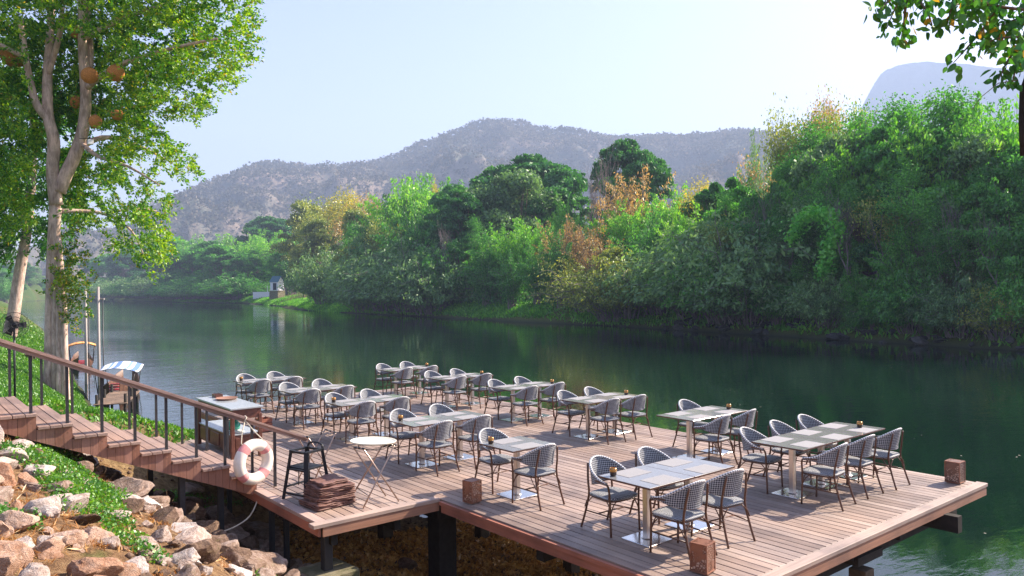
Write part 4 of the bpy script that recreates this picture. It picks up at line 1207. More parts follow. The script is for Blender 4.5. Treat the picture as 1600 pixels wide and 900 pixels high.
# ------------------------------------------------------------------ chairs
def catmull(P, n=6):
    P = [np.array(p, float) for p in P]; out = []
    for i in range(len(P)-1):
        p0, p1, p2, p3 = P[max(0, i-1)], P[i], P[i+1], P[min(len(P)-1, i+2)]
        for t in np.linspace(0, 1, n+1)[:-1]:
            out.append(.5*((2*p1)+(-p0+p2)*t+(2*p0-5*p1+4*p2-p3)*t*t+(-p0+3*p1-3*p2+p3)*t**3))
    out.append(P[-1]); return out
def back_curve(u):
    """u in -1..1 -> plan point of the wrap-round back, chair faces +Y"""
    a = u*1.0
    s_ = abs(u)
    ang = min(s_/.72, 1)*PI/2
    x = .262*math.sin(ang); yv = -.235*math.cos(ang)
    if s_ > .72:
        t = (s_-.72)/.28; x = .262+.012*t; yv = .185*t
    return (x if u > 0 else -x), yv
def top_z(u):
    s_ = abs(u)
    return .640 + .215*(max(0, math.cos(min(1, s_/.93)*PI/2))**1.55)
def bot_z(u):
    s_ = abs(u)
    return .622 - .075*math.cos(min(1, s_/.8)*PI/2)**1.0
def make_chair():
    root = thing('woven_chair', 'x', 'chair', (0, 0, 0))
    # backrest shell: outer and inner skins, woven
    nu, nv = 33, 7; mb = MB()
    ulen = [0.0]; us = np.linspace(-1, 1, nu)
    for i in range(1, nu):
        a = back_curve(us[i-1]); b = back_curve(us[i]); ulen.append(ulen[-1]+math.hypot(a[0]-b[0], a[1]-b[1]))
    for side in (0, 1):
        vs = []; uvs = []
        for i, u in enumerate(us):
            x, yv = back_curve(u); zt, zb = top_z(u), bot_z(u)
            if zt < zb+.02: zt = zb+.02
            nx_, ny_ = back_curve(min(1, u+.02)), back_curve(max(-1, u-.02))
            tx, ty = nx_[0]-ny_[0], nx_[1]-ny_[1]; l_ = math.hypot(tx, ty) or 1; ox, oy = ty/l_, -tx/l_
            for j in range(nv):
                v_ = j/(nv-1); z = zb+(zt-zb)*v_
                lean = .055*max(0, (z-.6)/.25)*max(0, math.cos(u*PI/2))
                off = (.011 if side else 0.0)
                vs.append((x+ox*off, yv - lean + oy*off, z)); uvs.append((ulen[i], z))
        fs = []
        for i in range(nu-1):
            for j in range(nv-1):
                a = i*nv+j
                f_ = (a, a+nv, a+nv+1, a+1)
                fs.append(f_ if side else f_[::-1])
        mb.add(vs, fs, 0, uvs)
    bk = mb.build('backrest', MAT['weave'], root, True)
    rimp = []; bot = []
    for u in np.linspace(-1, 1, 29):
        x, yv = back_curve(u); zt = max(top_z(u), bot_z(u)+.02)
        lean = .055*max(0, (zt-.6)/.25)*max(0, math.cos(u*PI/2))
        rimp.append((x, yv-lean-.004, zt)); 
        zb = bot_z(u); bot.append((x, yv-.002, zb))
    mb = MB(); n = 8; mb.tube(rimp, .0145, n)
    # uv along the rim so that the weave reads on it
    o_ = 0
    for fi, f_ in enumerate(mb.f[:-2]):
        i = fi//n; k = fi % n
        mb.uv[fi] = [(i*.036, k*.012), (i*.036, (k+1)*.012), ((i+1)*.036, (k+1)*.012), ((i+1)*.036, k*.012)]
    mb.build('rim', MAT['rim'], bk, True)
    mb = MB(); mb.tube(bot, .009, 6); mb.build('lower_rail', MAT['frame'], bk, True)
    # seat: rounded pad, woven top and sides
    prof = [(-.0, .425), (.018, .432), (.02, .447), (.008, .457), (-.03, .462)]
    def outline(off, n=32):
        P_ = []
        for i in range(n):
            a = 2*PI*i/n; c, s_ = math.cos(a), math.sin(a)
            rr = (abs(c)**4.5+abs(s_)**4.5)**(-1/4.5)
            w_ = .222 + (.018 if s_ > 0 else -.004*0)*s_
            P_.append((rr*c*(w_+off), .01+rr*s_*(.222+off)))
        return P_
    vs = []; uvs = []; n = 32
    for off, z in prof:
        for p in outline(off): vs.append((p[0], p[1], z)); uvs.append((p[0]+(z*1.0 if off > -.02 else 0), p[1]+z*1.5))
    fs = []
    for i in range(len(prof)-1):
        for k in range(n):
            a = i*n+k; b = i*n+(k+1) % n; fs.append((a, b, b+n, a+n))
    top0 = len(vs); m_ = 4
    prev0 = (len(prof)-1)*n
    for q in range(1, m_+1):
        sc = 1-q/m_*.999
        for p in outline(-.03): vs.append((p[0]*sc, .01+(p[1]-.01)*sc, .462-.006*(1-sc))); uvs.append((p[0]*sc, p[1]*sc))
        cur = top0+(q-1)*n
        for k in range(n): fs.append((prev0+k, prev0+(k+1) % n, cur+(k+1) % n, cur+k))
        prev0 = cur
    fs.append(tuple(range(n-1, -1, -1)))
    mb = MB(); mb.add(vs, fs, 0, uvs); mb.build('seat', MAT['weave'], root, True, auto=50)
    mb = MB(); ring = [(p[0], p[1], .418) for p in outline(.004)]; ring.append(ring[0]); mb.tube(ring, .011, 6, cap=False); mb.build('seat_frame', MAT['frame'], root, True)
    for sx in (-1, 1):
        # front leg rises to the arm and bends back along it
        P_ = catmull([(sx*.245, .215, 0), (sx*.243, .205, .25), (sx*.247, .20, .45), (sx*.262, .198, .585), (sx*.272, .165, .632), (sx*.272, .10, .640), (sx*.268, -.02, .642)], 4)
        mb = MB(); mb.tube(P_, .0135, 8); mb.build('leg', MAT['frame'], root, True)
        # rear leg: splayed below the seat, leaning back above it
        P_ = catmull([(sx*.225, -.335, 0), (sx*.212, -.27, .2), (sx*.20, -.215, .43), (sx*.195, -.235, .60), (sx*.165, -.268, .80)], 4)
        mb = MB(); mb.tube(P_, .0135, 8); mb.build('leg', MAT['frame'], root, True)
        mb = MB(); mb.tube([(sx*.243, .206, .24), (sx*.213, -.262, .22)], .009, 6); mb.build('stretcher', MAT['frame'], root, True)
        # curved corner braces under the seat
        for y0_, y1_, z0_ in ((.206, .10, .27), (-.255, -.13, .27)):
            mb = MB()
            mb.tube(catmull([(sx*.236, y0_, z0_), (sx*.225, (y0_+y1_)/2+.01, .36), (sx*.215, y1_, .415)], 4), .007, 5)
            mb.tube(catmull([(sx*.236, y0_, z0_), (sx*.19, y0_*.98, .36), (sx*.12, y0_*.95, .415)], 4), .007, 5)
            mb.build('brace', MAT['frame'], root, True)
    mb = MB(); mb.tube([(-.225, -.03, .23), (.225, -.03, .23)], .009, 6); mb.build('stretcher', MAT['frame'], root, True)
    return root
CH = make_chair(); first_chair = [True]
def place_chair(x, y_, rz, label):
    rz += random.uniform(-.13, .13)
    if first_chair[0]:
        first_chair[0] = False; o = CH; o.location = (x, y_, 0); o.rotation_euler = (0, 0, rz); o['label'] = label; o['group'] = 'woven chairs around the deck tables'
    else:
        o = dup(CH, (x, y_, 0), rz, label); o['group'] = 'woven chairs around the deck tables'
    return o

# ------------------------------------------------------------------ tables
TW = .80
def make_table():
    root = thing('pedestal_table', 'x', 'table')
    mb = MB(); mb.rbox((0, 0, .741), (TW-.006, TW-.006, .018), .003); tp = mb.build('tabletop', MAT['tabletop'], root)
    mb = MB()
    for a in range(4):
        c = ((TW/2-.001)*[1, 0, -1, 0][a], (TW/2-.001)*[0, 1, 0, -1][a], .739)
        mb.box(c, (.004 if a % 2 == 0 else TW, TW if a % 2 == 0 else .004, .02))
    mb.build('edge_band', MAT['table_edge'], tp)
    mb = MB(); mb.rbox((0, 0, .37), (.075, .075, .70), .008); mb.rbox((0, 0, .722), (.34, .34, .016), .004); mb.build('pedestal', MAT['brushed'], root)
    mb = MB(); mb.rbox((0, 0, .008), (.44, .44, .014), .004); mb.lathe([(.07, .015), (.06, .024), (.045, .028)], 20); mb.build('base_plate', MAT['plate'], root)
    return root
TB = make_table(); first_table = [True]
def place_table(x, y_, label):
    if first_table[0]:
        first_table[0] = False; o = TB; o.location = (x, y_, 0); o['label'] = label
    else: o = dup(TB, (x, y_, 0), random.uniform(-.008, .008), label)
    o['group'] = 'pedestal tables on the deck'
    return o
mb = MB(); mb.rbox((0, 0, .0015), (.30, .42, .003), .001); PMAT = mb.build('placemat', MAT['mat']); first_mat = [True]
tag(PMAT, 'x', 'placemat', 'placemats on the tables')
def place_mat(x, y_, label):
    if first_mat[0]: first_mat[0] = False; o = PMAT
    else: o = PMAT.copy(); COL.objects.link(o)
    o.location = (x, y_, .7502); o.rotation_euler = (0, 0, random.uniform(-.03, .03)); o['label'] = label
def make_candle():
    root = thing('candle_holder', 'x', 'candle holder')
    mb = MB(); mb.lathe([(.030, 0), (.037, .006), (.041, .03), (.043, .048), (.0425, .05)], 20); mb.build('base', MAT['dark_glass'], root, True)
    mb = MB(); mb.lathe([(.0425, .05), (.045, .065), (.043, .085), (.037, .098), (.034, .098), (.037, .085), (.036, .055)], 20); mb.build('bowl', MAT['amber'], root, True)
    return root
CD = make_candle(); first_candle = [True]
def place_candle(x, y_, label):
    if first_candle[0]: first_candle[0] = False; o = CD; o.location = (x, y_, .751); o['label'] = label
    else: o = dup(CD, (x, y_, .751), random.uniform(0, 6), label)
    o['group'] = 'candle holders on the tables'

# centre x, near y, number of tables, description, chair slots (left side, right side), candle y or None
TG = [(-6.05, 6.58, 2, 'the nearest table pair', (0, 1), (0, 1), (-.27, .12)),
      (-8.58, 6.68, 1, 'the single square table', (0,), (0,), (-.22, .10)),
      (-11.15, 6.70, 2, 'the table pair behind the oval tray', (0, 1), (0, 1), (-.24, .13)),
      (-14.0, 6.85, 2, "the left row's second table pair", (0, 1), (0, 1), (-.2, .12)),
      (-16.5, 6.90, 2, "the left row's third table pair", (0, 1), (0, 1), None),
      (-19.05, 6.80, 2, "the left row's farthest table pair", (0, 1), (0, 1), (-.25, .15)),
      (-18.85, 10.75, 2, "the far row's leftmost table pair", (0, 1), (0, 1), (0.0, 1.45)),
      (-16.15, 10.65, 2, "the far row's second table pair", (0, 1), (0, 1), (.15, 1.40)),
      (-13.5, 10.65, 2, "the far row's third table pair", (0, 1), (0, 1), (.2, 1.42)),
      (-10.95, 10.50, 2, "the far row's fourth table pair", (0, 1), (0, 1), (.1, 1.42)),
      (-8.40, 10.43, 2, 'the table pair with three chairs', (1,), (0, 1), (.1, 1.42)),
      (-5.98, 9.65, 3, 'the triple table by the right corner', (0, 1, 2), (0, 1, 2), (.12, 2.15))]
slot_name = {1: [''], 2: ['near ', 'far '], 3: ['near ', 'middle ', 'far ']}
for cx, y0_, n_, desc, lf, rt, cd in TG:
    if n_ == 1: tnames = ['square pedestal table standing alone beside the inner deck corner']
    else: tnames = [('%sglossy square table of %s' % (s_, desc)) for s_ in slot_name[n_]]
    for i in range(n_):
        cy = y0_+TW*(i+.5)
        place_table(cx, cy, tnames[i])
        place_mat(cx-.235, cy, 'pale placemat on the %sleft side of %s' % (slot_name[n_][i], desc))
        place_mat(cx+.235, cy, 'pale placemat on the %sright side of %s' % (slot_name[n_][i], desc))
    for i in lf:
        place_chair(cx-.50+random.uniform(-.03, .03), y0_+TW*(i+.5)+random.uniform(-.03, .03), -PI/2, 'checked woven chair at the %sleft of %s' % (slot_name[n_][i], desc))
    for i in rt:
        place_chair(cx+.50+random.uniform(-.03, .05), y0_+TW*(i+.5)-.06+random.uniform(-.03, .03), PI/2, 'checked woven chair at the %sright of %s' % (slot_name[n_][i], desc))
    if cd: place_candle(cx+cd[0], y0_+cd[1], 'amber candle holder on %s' % desc)

# ------------------------------------------------------------------ lanterns
def filigree(name, col):
    m, nt = newmat(name)
    v = coords(nt); w_ = N(nt, 'ShaderNodeTexVoronoi', feature='DISTANCE_TO_EDGE'); w_.inputs['Scale'].default_value = 34; nt.links.new(v, w_.inputs[0])
    gt = N(nt, 'ShaderNodeMath', operation='GREATER_THAN'); gt.inputs[1].default_value = .11; nt.links.new(w_.outputs[0], gt.inputs[0])
    nz = noise_tex(nt, 5, 3, .6, v); g2 = N(nt, 'ShaderNodeMath', operation='GREATER_THAN'); g2.inputs[1].default_value = .42; nt.links.new(nz.outputs[0], g2.inputs[0])
    mu = N(nt, 'ShaderNodeMath', operation='MULTIPLY'); nt.links.new(gt.outputs[0], mu.inputs[0]); nt.links.new(g2.outputs[0], mu.inputs[1])
    p = principled(nt, col, .45, .5, .5)
    tr = N(nt, 'ShaderNodeBsdfTransparent'); mx = N(nt, 'ShaderNodeMixShader'); out = nt.nodes['Material Output'] if 'Material Output' in nt.nodes else [n for n in nt.nodes if n.type == 'OUTPUT_MATERIAL'][0]
    nt.links.new(mu.outputs[0], mx.inputs[0]); nt.links.new(p.outputs[0], mx.inputs[1]); nt.links.new(tr.outputs[0], mx.inputs[2]); nt.links.new(mx.outputs[0], out.inputs[0])
    return m
FIL = filigree('pierced_copper', (.27, .125, .08)); FILB = filigree('pierced_dark_steel', (.20, .12, .09))
def lantern(x, y_, rz, w_, h, mt, label, z=0.014):
    root = thing('lantern', label, 'lantern', (x, y_, z), rz, 'pierced metal lanterns on the deck edge')
    mb = MB(); t = .004
    for a in range(4):
        M3 = Matrix.Rotation(a*PI/2, 3, 'Z'); c = M3 @ Vector((w_/2, 0, h/2+.01)); mb.box(c, (t, w_+.001, h), M3)
    mb.box((0, 0, h+.012), (w_-.01, w_-.01, t))
    mb.build('pierced_shade', mt, root)
    mb = MB()
    for sx in (-1, 1):
        for sy in (-1, 1): mb.box((sx*w_/2, sy*w_/2, h/2+.008), (.012, .012, h+.012))
    mb.box((0, 0, .008), (w_+.012, w_+.012, .014))
    for a in range(4):
        M3 = Matrix.Rotation(a*PI/2, 3, 'Z'); mb.box(M3 @ Vector((w_/2, 0, h+.01)), (.012, w_-.014, .012), M3)
    mb.build('frame', mt if False else MAT['rust'], root)
    mb = MB()
    for a in range(4):
        M3 = Matrix.Rotation(a*PI/2, 3, 'Z'); mb.box(M3 @ Vector((w_/2-.012, 0, h/2+.01)), (.003, w_-.03, h-.02), M3)
    mb.build('hole_backing', MAT['hole_backing'], root)  # pale sheets added behind the piercings to make the holes look lit
    mb = MB(); mb.lathe([(.05, .015), (.06, .03), (.062, .16), (.055, .17), (.05, .165), (.052, .04)], 16); mb.build('candle_cup', MAT['amber'], root, True)
MAT['hole_backing'] = simple('pale_hole_backing', (.72, .55, .45), .5)
MAT['rust'] = simple('rusty_copper', (.28, .13, .085), .5, .4, .5, .3, 25)
lantern(-8.70, 6.36, R(8), .18, .29, FIL, 'rust brown pierced metal lantern at the inner corner of the deck')
lantern(-4.98, 6.62, R(10), .185, .29, FIL, 'copper pierced lantern at the bottom edge of the picture')
lantern(-4.72, 12.42, R(0), .20, .30, FILB, 'dark pierced lantern on the far right corner of the deck')

# ------------------------------------------------------------------ folding tray stands
def z0p(px, py): return on_z(px, py, 0.0)
def stand(label, feet, tops, zt, straps=True):
    root = thing('tray_stand', label, 'tray stand', (0, 0, 0), 0, 'folding tray stands')
    A, B, C, D = [z0p(*f) for f in feet]
    c0 = (A+B+C+D)/4
    root.location = tuple(c0)
    T = []
    for (px, py), foot in zip(tops, (A, B, C, D)):
        p = on_z(px, py, zt); T.append(p)
    for i, j in ((0, 1), (2, 3)):
        F1, F2 = [(A, B, C, D)[k]-c0 for k in (i, j)]; T1, T2 = T[i]-c0, T[j]-c0
        mb = MB()
        F1 = F1+np.array([0, 0, .01]); F2 = F2+np.array([0, 0, .01])
        mb.tube([F1, T1*.97+F1*.03, T1], .011, 8); mb.tube([F2, T2*.97+F2*.03, T2], .011, 8)
        mb.tube([T1, T2], .012, 8); mb.tube([F1*.82+T1*.18, F2*.82+T2*.18], .008, 6)
        mb.build('folding_frame', MAT['tube_metal'], root, True)
    if straps:
        for t in (.1, .5, .9):
            a = (T[0]*(1-t)+T[1]*t)-c0; b = (T[2]*(1-t)+T[3]*t)-c0; m_ = (a+b)/2-np.array([0, 0, .05])
            mb = MB(); mb.tube(catmull([a, m_, b], 6), .012, 6, flat=.25); mb.build('strap', MAT['steel_dark'], root, True)
        for T1, T2 in ((T[0], T[1]), (T[2], T[3])):
            mb = MB()
            for t in (.1, .5, .9):
                p = T1*(1-t)+T2*t-c0; q = p+(T2-T1)/np.linalg.norm(T2-T1)*.05; mb.tube([p, q], .016, 8)
            mb.build('sleeve', MAT['steel_dark'], root, True)
    return root, T
stand('empty folding tray stand with crossed metal legs behind the black stool', [(506, 749), (529, 756), (467, 748), (488.5, 758)], [(463, 680), (481, 683), (508, 671), (524, 676)], .72)
s2, T2_ = stand('folding stand carrying the oval tray', [(603, 776), (623.6, 784.5), (549, 778), (567.6, 795)], [(552.5, 699), (567.6, 701), (597, 697), (616.5, 695)], .72)
tc_ = on_z(583, 690, .75)
tr_ = thing('oval_tray', 'big cream oval tray lying on the folding stand', 'tray', (tc_[0], tc_[1], .737), R(30))
mb = MB(); mb.lathe([(.30, 0), (.345, .008), (.36, .03), (.352, .034), (.335, .018), (.30, .014), (.01, .014)], 40, sx=1.0, sy=.78); mb.build('tray_body', MAT['tray'], tr_, True)

# ------------------------------------------------------------------ black high stool
hc = thing('high_stool', 'black wooden child high chair standing at the platform corner', 'high chair', (-10.50, 4.72, 0), R(18))
def slant(mb, a, b, t, w2=None):
    a = Vector(a); b = Vector(b); d = (b-a); L = d.length; q = d.to_track_quat('Z', 'Y').to_matrix()
    mb.box((a+b)/2, (t, w2 or t, L), q)
for sx in (-1, 1):
    for sy in (-1, 1):
        mb = MB(); slant(mb, (sx*.235, sy*.235, 0), (sx*.155, sy*.15, .70), .062, .045); mb.build('leg', MAT['black_wood'], hc)
mb = MB()
for sx in (-1, 1): slant(mb, (sx*.155, -.17, .69), (sx*.155, .17, .69), .045, .03)
for sy in (-1, 1): slant(mb, (-.15, sy*.155, .685), (.15, sy*.155, .685), .045, .03)
mb.build('guard_rail', MAT['black_wood'], hc)
mb = MB(); mb.rbox((0, 0, .455), (.33, .33, .02), .004); mb.build('seat', MAT['black_wood'], hc)
for sx in (-1, 1):
    for z in (.46, .18):
        k = 1-z/.70; mb = MB(); xx = .155+.08*k; slant(mb, (sx*xx, -(.15+.085*k), z), (sx*xx, .15+.085*k, z), .04, .022); mb.build('rung', MAT['black_wood'], hc)
mb = MB(); slant(mb, (-.19, -.19, .44), (.19, -.19, .44), .04, .022); slant(mb, (-.21, .21, .22), (.21, .21, .22), .035, .022); slant(mb, (-.225, -.225, .1), (.225, -.225, .1), .04, .022); mb.build('rung', MAT['black_wood'], hc)
mb = MB(); mb.tube(catmull([(-.15, .165, .69), (-.13, .175, .75), (0, .18, .775), (.13, .175, .75), (.15, .165, .69)], 5), .022, 8, flat=.6); mb.build('back_rail', MAT['black_wood'], hc, True)
mb = MB(); mb.tube([(0, -.15, .445), (.01, -.16, .35), (0, -.155, .22)], .010, 6, flat=.4); mb.build('safety_strap', MAT['steel_dark'], hc)

# ------------------------------------------------------------------ folded tarps
def folded(w_, d_, t, seed, folds=3):
    """one folded sheet: several layers whose ends wrap round each other"""
    rg = random.Random(seed); mb = MB(); n = 22; lay = t/(folds*1.0)
    prof = []
    # closed cross-section in the XZ plane: folded ends rounded at the front (x=+)
    for L_ in range(folds):
        z = lay*L_; 
        a = w_/2*(1-.03*rg.random()); b = -w_/2*(1-.05*rg.random())
        cs = []
        for k in range(7): cs.append((a+lay*.5*math.sin(PI*k/6), z+lay*.5-lay*.46*math.cos(PI*k/6)))
        for k in range(7): cs.append((b-lay*.5*math.sin(PI*k/6), z+lay*.5+lay*.46*math.cos(PI*k/6)))
        # add intermediate points so that the sheet can sag and wrinkle
        full = []
        for i in range(len(cs)):
            p, q = cs[i], cs[(i+1) % len(cs)]; L2 = math.hypot(p[0]-q[0], p[1]-q[1]); m_ = max(1, int(L2/.03))
            for k in range(m_): full.append((p[0]+(q[0]-p[0])*k/m_, p[1]+(q[1]-p[1])*k/m_))
        vs = []; ny_ = 18; s0 = rg.uniform(0, 50); tw = rg.uniform(-.04, .04)
        for j in range(ny_+1):
            yv = -d_/2+d_*j/ny_
            ed = 1-.25*abs(2*j/ny_-1)**8
            for (x, z2) in full:
                zz = z + lay*.5+(z2-z-lay*.5)*ed
                wv_ = mn.noise(Vector((x*6+s0, yv*6, L_*3.0)))*.016 + mn.noise(Vector((x*17, yv*15, s0)))*.006
                ex = .02*mn.noise(Vector((yv*7, s0, zz*20)))
                vs.append((x+ex+tw*yv, yv+.015*mn.noise(Vector((x*8, s0, 0))), max(.002, zz+wv_*(.4+zz/t))))
        m_ = len(full); fs = [tuple(range(m_-1, -1, -1)), tuple(range(ny_*m_, (ny_+1)*m_))]
        for j in range(ny_):
            for k in range(m_):
                a2 = j*m_+k; b2 = j*m_+(k+1) % m_; fs.append((a2, b2, b2+m_, a2+m_))
        mb.add(vs, fs)
    return mb
zc = .012; c_ = np.array([-9.98, 4.80])
for i, (t, w_, d_, rz, lbl) in enumerate([(.075, .50, .60, .10, 'lowest brown folded tarp of the stack, its edge rolled out'), (.07, .46, .56, -.05, 'second brown folded tarp from the bottom of the stack'),
                                      (.07, .47, .55, .04, 'third brown folded tarp from the bottom of the stack'), (.065, .45, .53, -.02, 'fourth brown folded tarp, just under the top one'), (.05, .38, .42, .12, 'topmost brown folded tarp of the stack')]):
    o = folded(w_, d_, t, i+3).build('folded_tarp', MAT['cloth'], None, True); o.location = (c_[0]+random.uniform(-.02, .02), c_[1]+random.uniform(-.02, .02), zc); o.rotation_euler = (0, 0, R(0)+rz)
    tag(o, lbl, 'folded tarp', 'stack of folded brown tarps'); zc += t*1.02

# ------------------------------------------------------------------ console table
cn = thing('console_table', 'dark wooden serving console with pale top behind the stairs', 'console', (-14.72, 5.05, 0))
CL, CWd = 1.98, .60
mb = MB(); mb.rbox((0, 0, .895), (CL, CWd, .03), .004); mb.build('top', MAT['console_top'], cn)
mb = MB(); mb.rbox((0, 0, .79), (CL-.08, CWd-.08, .17), .004); mb.build('apron', MAT['dark_oak'], cn)
for i in range(3):
    mb = MB(); mb.rbox((-.6+.6*i, -CWd/2+.035, .79), (.52, .016, .12), .004); mb.lathe([(.012, 0), (.014, .01), (.006, .02)], 10, c=(-.6+.6*i, -CWd/2+.02, .785)); mb.build('drawer', MAT['dark_oak'], cn)
for sx in (-1, 1):
    for sy in (-1, 1):
        mb = MB(); mb.rbox((sx*(CL/2-.06), sy*(CWd/2-.05), .39), (.065, .065, .78), .006); mb.build('leg', MAT['dark_oak'], cn)
mb = MB(); mb.rbox((0, 0, .42), (CL-.18, CWd-.06, .025), .004); mb.build('shelf', MAT['console_top'], cn)
mb = MB(); mb.rbox((0, 0, .255), (CL-.2, CWd-.10, .30), .004); cb = mb.build('cabinet', MAT['dark_oak'], cn)
for i in range(3):
    mb = MB(); mb.rbox((-.58+.58*i, -CWd/2+.045, .255), (.50, .02, .22), .006); mb.build('drawer', MAT['dark_oak'], cb)
mb = MB(); mb.rbox((CL/2-.095, 0, .255), (.02, .36, .20), .006); mb.build('panel', MAT['dark_oak'], cb)
def small(name, label, cat, loc, build):
    t = None; mb = MB(); build(mb); o = mb.build(name, MAT['dark_oak'], None, True, auto=40); o.location = loc; tag(o, label, cat); return o
o = small('serving_tray', 'round brown tray on the console top', 'tray', (-15.0, 5.12, .912), lambda m: m.lathe([(.17, 0), (.2, .03), (.205, .035), (.195, .035), (.165, .01), (.01, .01)], 32))
o.data.materials[0] = MAT['rust2'] = simple('brown_tray', (.30, .16, .11), .5)
small('wooden_box', 'small open wooden box on the left end of the console', 'box', (-15.48, 5.10, .912), lambda m: [m.box((0, .07, .03), (.2, .01, .06)), m.box((0, -.07, .03), (.2, .01, .06)), m.box((.1, 0, .03), (.01, .128, .06)), m.box((-.1, 0, .03), (.01, .128, .06)), m.box((0, 0, .005), (.188, .128, .01)), m.box((0, 0, .03), (.01, .128, .05))])
mb = MB(); mb.lathe([(.06, 0), (.11, .03), (.125, .09), (.10, .15), (.075, .17), (.085, .19), (.075, .19), (.065, .17), (.09, .13)], 28); o = mb.build('teal_pot', MAT['teal'], None, True); o.location = (-14.25, 4.98, .434); tag(o, 'teal green glazed pot on the lower shelf of the console', 'pot')
mb = MB(); mb.lathe([(.11, 0), (.13, .012), (.125, .016), (.10, .006), (.01, .006)], 28); mb.lathe([(.10, .018), (.12, .03), (.115, .033), (.09, .024), (.01, .024)], 28); o = mb.build('plate_stack', MAT['white_ceramic'], None, True); o.location = (-13.98, 4.95, .434); tag(o, 'white plates beside the teal pot', 'plates')
cr2 = thing('wooden_crate', 'reddish brown slatted crate on the deck right of the console', 'crate', tuple(on_z(412, 674, 0)), R(5)); cr2.scale = (.62, .62, .8)
mb = MB()
for z in (.07, .19, .31):
    for sy in (-1, 1): mb.box((0, sy*.2, z), (.46, .018, .09))
    for sx in (-1, 1): mb.box((sx*.22, 0, z), (.018, .38, .09))
mb.build('slats', MAT['fascia'], cr2)
mb = MB()
for sx in (-1, 1):
    for sy in (-1, 1): mb.box((sx*.198, sy*.178, .19), (.024, .024, .37))
mb.box((0, 0, .02), (.42, .36, .02)); mb.build('corner_posts', MAT['dark_oak'], cr2)

# ------------------------------------------------------------------ near tree on the upstream bank
TD = 19.6
TBASE = ray_ground(86, 612)
TDp = float(TBASE @ fw)
def tp(px, py, dd=0.0): return at_depth(px, py, TDp+dd)
nt_ = thing('riverside_tree', 'large pale barked tree with forked trunk and bright green crown at left', 'tree', (0, 0, 0))
nt_.location = tuple(TBASE)
B0 = np.array(TBASE)
def tl(px, py, dd=0.0): return tp(px, py, dd)-B0
mb = MB()
sc_ = TDp/F_PX
def pr(px): return px*sc_
def stem(P_, R_, n=12):
    pts_ = catmull([tl(*p) for p in P_], 4)
    mb.tube(pts_, [pr(v)*.76 for v in np.interp(np.linspace(0, len(R_)-1, len(pts_)), range(len(R_)), R_)], n)
stem([(73, 645), (75, 560), (77, 480), (80, 400), (85, 330), (90, 288)], [9.5, 7.5, 7.5, 8.5, 10, 11])
stem([(86, 645, .05), (85, 560, .05), (86, 480), (86, 400), (90, 325)], [7.5, 6, 6, 7, 8])
stem([(93, 645, -.08), (91.5, 560, -.05), (91, 480), (90, 410)], [6.5, 5, 4.8, 4])
stem([(103, 645, .05), (100.5, 560, .05), (99, 490, .05), (96, 440), (92, 370)], [9.5, 7.5, 7.2, 6, 5])
stem([(99, 500, -.05), (105, 497, -.12), (109, 492, -.1)], [4, 4, 2], 8)
for pts, rr in [
    ([(88, 320, 0), (82, 270, -.1), (84, 220, -.2), (75, 180, -.2), (74, 120, 0), (78, 60, .2), (82, -10, .4)], [10, 9, 9, 8, 7, 6, 5]),
    ([(92, 300, 0), (104, 270, .1), (118, 240, .2), (130, 200, .3), (134, 150, .3), (130, 90, .3), (128, 30, .4), (130, -40, .4)], [10, 10, 9.5, 9, 8, 7, 6.5, 6]),
    ([(134, 150, .3), (141, 100, .5), (140, 50, .8), (135, -10, 1)], [6, 5, 4.5, 4]),
    ([(80, 190, -.2), (58, 165, -.4), (48, 130, -.5), (40, 90, -.7), (32, 30, -.9)], [7, 6, 5, 4.5, 4]),
    ([(74, 120, 0), (92, 60, -.3), (98, 10, -.6)], [5, 4, 3]),
    ([(40, 90, -.7), (10, 75, -1), (-40, 50, -1.4)], [4, 3.5, 3]),
    ([(120, 235, .2), (160, 215, .6), (210, 225, 1.1), (270, 255, 1.6)], [5, 4, 2.5, 1.2]),
    ([(132, 140, .3), (180, 105, -.4), (250, 80, -1.2), (340, 60, -2)], [5, 4, 3, 1.5]),
    ([(130, 60, .3), (190, 30, .8), (280, 0, 1.6)], [5, 4, 2]),
    ([(95, 330, .1), (130, 330, .6), (165, 335, 1), (205, 360, 1.4), (225, 400, 1.7)], [4, 3, 2.4, 1.6, .8]),
    ([(165, 335, 1), (210, 325, 1.6), (245, 330, 2.1)], [2.4, 1.6, .8]),
    ([(128, 225, .2), (155, 245, -.3), (200, 260, -.9), (250, 290, -1.4)], [4, 3, 2, 1])]:
    mb.tube(catmull([tl(*p) for p in pts], 4), [pr(v) for v in np.interp(np.linspace(0, len(rr)-1, (len(pts)-1)*4+1), range(len(rr)), rr)], 9)
mb.build('trunk', MAT['trunk'], nt_, True)
def sprays(centres, nleaf, lsz, rg, droop=.35, length=.55):
    """each spray is a short twig with leaves set along both sides"""
    P = []; D = []; tw = MB()
    for c, outd in centres:
        d_ = outd + rg.normal(0, .45, 3); d_[2] -= droop*rg.random(); d_ /= np.linalg.norm(d_)
        L_ = length*rg.uniform(.6, 1.4)
        t = rg.random(nleaf); s_ = np.cross(d_, rg.normal(0, 1, 3)); s_ /= np.linalg.norm(s_)+1e-9
        w_ = rg.uniform(-1, 1, nleaf)
        p = c + d_*(t*L_)[:, None] + s_*(w_*(.22*L_)*(1.1-t*.6))[:, None] + rg.normal(0, .05, (nleaf, 3)) + np.array([0, 0, -1])*(t**2*L_*.25)[:, None]
        P.append(p); D.append(np.repeat((d_*1.0+np.array([0, 0, -.35]))[None], nleaf, 0) + s_*np.sign(w_)[:, None]*.8)
    return np.concatenate(P), np.concatenate(D)
rgn = np.random.default_rng(99)
from_trunk = lambda px, py: np.array(RV)*(px-110)/300 + np.array([0, 0, 1])*(300-py)/500
